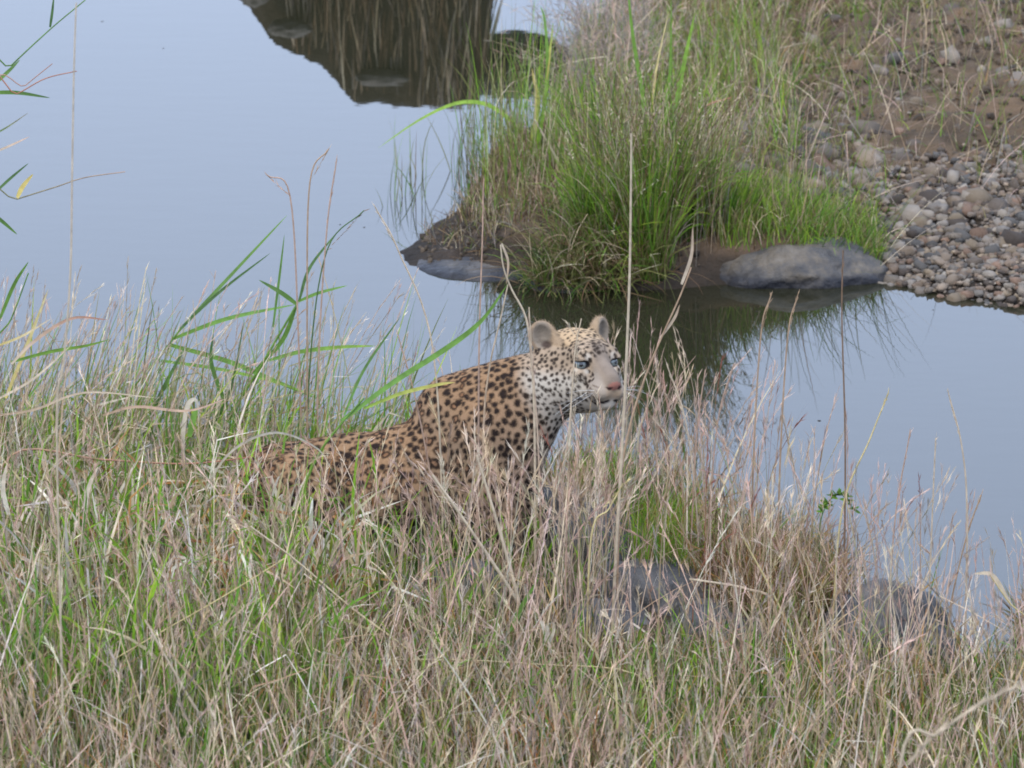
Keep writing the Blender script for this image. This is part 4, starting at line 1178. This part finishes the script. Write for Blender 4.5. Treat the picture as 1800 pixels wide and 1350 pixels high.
for (tip, mid, foot, c, lab) in [((578, 262), (545, 320), (540, 560), 'tan', 'dark plumed stalk against the water above the leopard back'),
                                 ((470, 308), (510, 345), (525, 600), 'pink', 'nodding pink plumed stalk left of the dark one'),
                                 ((592, 280), (575, 400), (560, 640), 'pink', 'faint straight plumed stalk right of the dark one'),
                                 ((640, 370), (575, 440), (545, 640), 'dkg', 'thin greenish stalk leaning right above the leopard back'),
                                 ((660, 365), (700, 440), (762, 620), 'straw', 'thin straw line slanting down to the leopard shoulder'),
                                 ((850, 320), (848, 420), (842, 640), 'pink', 'reddish forked stalk in front of the mud spit'),
                                 ((700, 590), (730, 700), (760, 860), 'pink', 'pink plumed stalk before the leopard flank'),
                                 ((1355, 520), (1338, 585), (1325, 800), 'tan', 'rust tipped stalk before the mirrored grass, left one'),
                                 ((1402, 520), (1385, 590), (1372, 800), 'tan', 'rust tipped stalk before the mirrored grass, right one'),
                                 ((1482, 440), (1480, 560), (1486, 800), 'brown', 'brown stalk rising before the domed boulder'),
                                 ((1562, 690), (1530, 770), (1480, 900), 'gold', 'yellowish slanting stalk over the open water at right'),
                                 ((1667, 690), (1690, 780), (1700, 900), 'straw', 'bent thin stalk alone before the water at right'),
                                 ((1725, 870), (1700, 940), (1672, 1060), 'tan', 'thick brown plume at the right before the water'),
                                 ((1240, 650), (1225, 760), (1215, 950), 'pink', 'dense pink plume right of the brown curved stalk'),
                                 ((1290, 640), (1262, 740), (1245, 930), 'pink', 'spreading pink plume left of the rust tipped stalks'),
                                 ((1172, 640), (1205, 740), (1225, 900), 'straw', 'straw plume leaning left over the mirrored grass'),
                                 ((1645, 770), (1640, 880), (1632, 1080), 'straw', 'fine upright stalk before the open water at right'),
                                 ((1600, 760), (1575, 900), (1560, 1090), 'pink', 'leaning fine stalk at the edge of the dry fringe')]:
    yy = 10.5 if tip[0] < 900 else (10.55 if tip[0] < 1450 else 10.2)
    if tip[0] in (578, 470, 592, 640): yy = 11.0
    m1 = ((tip[0] + mid[0]) / 2, (tip[1] + mid[1]) / 2)
    plant('grass_plant', lab, yy, [([tip, mid, foot], 4 if c != 'dkg' else 3.5, c, c)], [],
          [([tip, mid], 26, .015, c if c != 'dkg' else 'brown', .16)], group='single dry stalks before the water')
plant('grass_plant', 'pale bent seed head like a small flag at the right edge', 9.9,
      [([(1740, 1010), (1775, 1060), (1820, 1110)], 4, 'gold', 'gold')], [([(1775, 1060), (1745, 1012), (1712, 1008)], 10, 'pale', 'pale', .01)])
plant('grass_plant', 'grey straight stalk slanting through the grass before the leopard chest', 9.95,
      [([(760, 835), (830, 935), (905, 1050), (990, 1200)], 8, 'pale', 'pale')])
plant('grass_plant', 'straw stalk leaning left from the grass below the leopard shoulder', 9.9,
      [([(838, 800), (870, 905), (900, 1010), (915, 1080)], 8, 'straw', 'straw')], [], [([(835, 770), (862, 880)], 30, .03, 'straw', .25)])
plant('grass_plant', 'long golden thread of grass crossing the lower meadow', 9.6,
      [([(300, 1185), (450, 1170), (600, 1160), (800, 1160), (950, 1168), (1120, 1186)], 3, 'gold', 'straw')])
plant('grass_plant', 'thin yellow stalk slanting up across the lower left meadow', 9.4,
      [([(500, 982), (390, 1050), (250, 1130), (110, 1215)], 3.5, 'gold', 'gold')])
plant('grass_plant', 'thick dry stalk with a split sheath slanting down the left meadow', 9.2,
      [([(255, 1090), (300, 1170), (350, 1255), (420, 1350)], 7, 'straw', 'pale')], [([(350, 1252), (380, 1285), (418, 1322)], 15, 'white', 'pale', .01)])
plant('grass_plant', 'long pale stalk with a plume slanting across the centre meadow', 9.7,
      [([(440, 925), (520, 985), (620, 1070), (740, 1162)], 5, 'gold', 'straw')], [], [([(410, 910), (500, 972)], 34, .025, 'pink', .2)])
plant('grass_plant', 'broken white stalk with a forked top in the centre meadow', 9.75,
      [([(962, 1100), (968, 1160), (968, 1215)], 10, 'pale', 'white')], [([(962, 1130), (955, 1100), (948, 1088)], 9, 'white', 'white', .01), ([(966, 1130), (974, 1105), (972, 1092)], 8, 'white', 'pale', .01)])
plant('grass_shoot', 'bright green grass leaf slanting up in the centre foreground', 9.8, [],
      [([(898, 1110), (915, 1070), (948, 1015)], 12, 'green', 'green', .02)], cat='grass leaf')
plant('grass_shoot', 'pointed green leaf lying level in the centre foreground', 9.8, [],
      [([(895, 1128), (840, 1136), (780, 1148)], 11, 'green', 'lime', .02)], cat='grass leaf')
plant('grass_shoot', 'upright green leaf right of the forked white stalk', 9.6, [],
      [([(1000, 1225), (1025, 1185), (1050, 1130)], 10, 'green', 'green', .02)], cat='grass leaf')
plant('grass_shoot', 'wide green leaf in the bottom left corner', 9.0, [],
      [([(-10, 1350), (45, 1320), (110, 1285)], 18, 'green', 'lime', .02)], cat='grass leaf')
plant('grass_plant', 'knotted grey twig over the boulder right of centre', 10.0,
      [([(1212, 1018), (1260, 1025), (1310, 1035), (1360, 1062)], 7, 'tan', 'pale')])
plant('grass_plant', 'long yellow stalk slanting down from the dry fringe at right', 9.9,
      [([(1300, 935), (1352, 1030), (1410, 1150), (1475, 1290)], 5, 'gold', 'gold')], [], [([(1285, 900), (1325, 975)], 34, .03, 'straw', .25)])
plant('grass_plant', 'pale slanted seed stalk left of the lime green clump', 10.0,
      [([(1095, 850), (1070, 895), (1040, 940)], 4, 'gold', 'gold')], [], [([(1100, 848), (1058, 895)], 24, .02, 'gold', .15)])
plant('grass_plume', 'big blurred pale plume near the camera in the bottom right corner', 7.2,
      [([(1790, 1205), (1720, 1240), (1650, 1290), (1580, 1360)], 7, 'straw', 'straw')], [], [([(1800, 1200), (1720, 1238), (1640, 1295), (1590, 1350)], 160, .02, 'straw', .3)], cat='grass plume')
# --- bright broad reeds growing on the spit
plant('reed', 'broad bright green reed blades standing tallest out of the sedge', 13.35,
      [], [([(1143, 430), (1140, 280), (1133, 190), (1112, 60), (1103, -30)], 13, 'lime', 'green', .0, BLADEP), ([(1172, 430), (1178, 280), (1195, 150), (1222, 20)], 17, 'grn2', 'lime', .0, BLADEP),
           ([(1165, 420), (1166, 250), (1178, 120), (1180, -10)], 10, 'lime', 'green', .0, BLADEP), ([(1145, 300), (1150, 150), (1175, 20)], 7, 'yel', 'gold', .0, BLADEP)], cat='reed')
plant('reed', 'yellow-green reed standing over the left end of the spit', 13.8,
      [], [([(930, 330), (938, 250), (945, 180), (935, 120)], 16, 'lime', 'yel', .0, BLADEP), ([(948, 250), (962, 130), (958, 40), (950, 10)], 8, 'lime', 'grn2', .0, BLADEP),
           ([(960, 140), (968, 80), (972, 40)], 6, 'yel', 'lime', .0, BLADEP)], cat='reed')
plant('dead_twig', 'grey bent dead stalk at the left of the sedge tussock', 13.6,
      [([(940, 210), (965, 255), (990, 300), (1000, 330)], 6, 'pale', 'pale')], cat='dead stalk')
plant('dead_twig', 'curved rusty stalk over the stones right of the sedge', 13.6,
      [([(1285, 172), (1250, 182), (1225, 200), (1205, 240), (1200, 330)], 5, 'tan', 'red')], cat='dead stalk')
# leafy sprig at the water's edge
e = link('leafy_sprig', None, label='small leafy green sprig hanging over the water above the dry fringe', cat='plant')
fb_ = at_y(1450, 1010, 10.45); e.location = (fb_[0], 10.45, hz(fb_[0], 10.45))
base = np.array(e.location)
P = spline(np.array([base - [0, 0, .01], at_y(1440, 940, 10.45), at_y(1455, 885, 10.45), at_y(1480, 868, 10.45), at_y(1500, 895, 10.45)]), 20)
V, F, C = tube(P, .0014, .0008, CC['dkg'], CC['green']); link('stem', np_mesh('stem', V - base, F, C), parent=e, mat=M_LEAF)
so = Soup(); n = 90; i = rng.integers(8, len(P), n); bb = P[i]; pts, d = curves(bb, rng.uniform(.010, .02, n), rng.uniform(0, 6.28, n), rng.uniform(.4, 2.0, n), np.zeros(n), 3)
ribbons(so, pts, d, np.full(n, .006), pick(n, {'green': 2, 'dark': 2}), pick(n, {'green': 1}), 'spike')
link('leaves', np_mesh('leaves', np.concatenate(so.V) - base, np.concatenate(so.F), np.concatenate(so.C)), parent=e, kind='stuff', mat=M_LEAF)
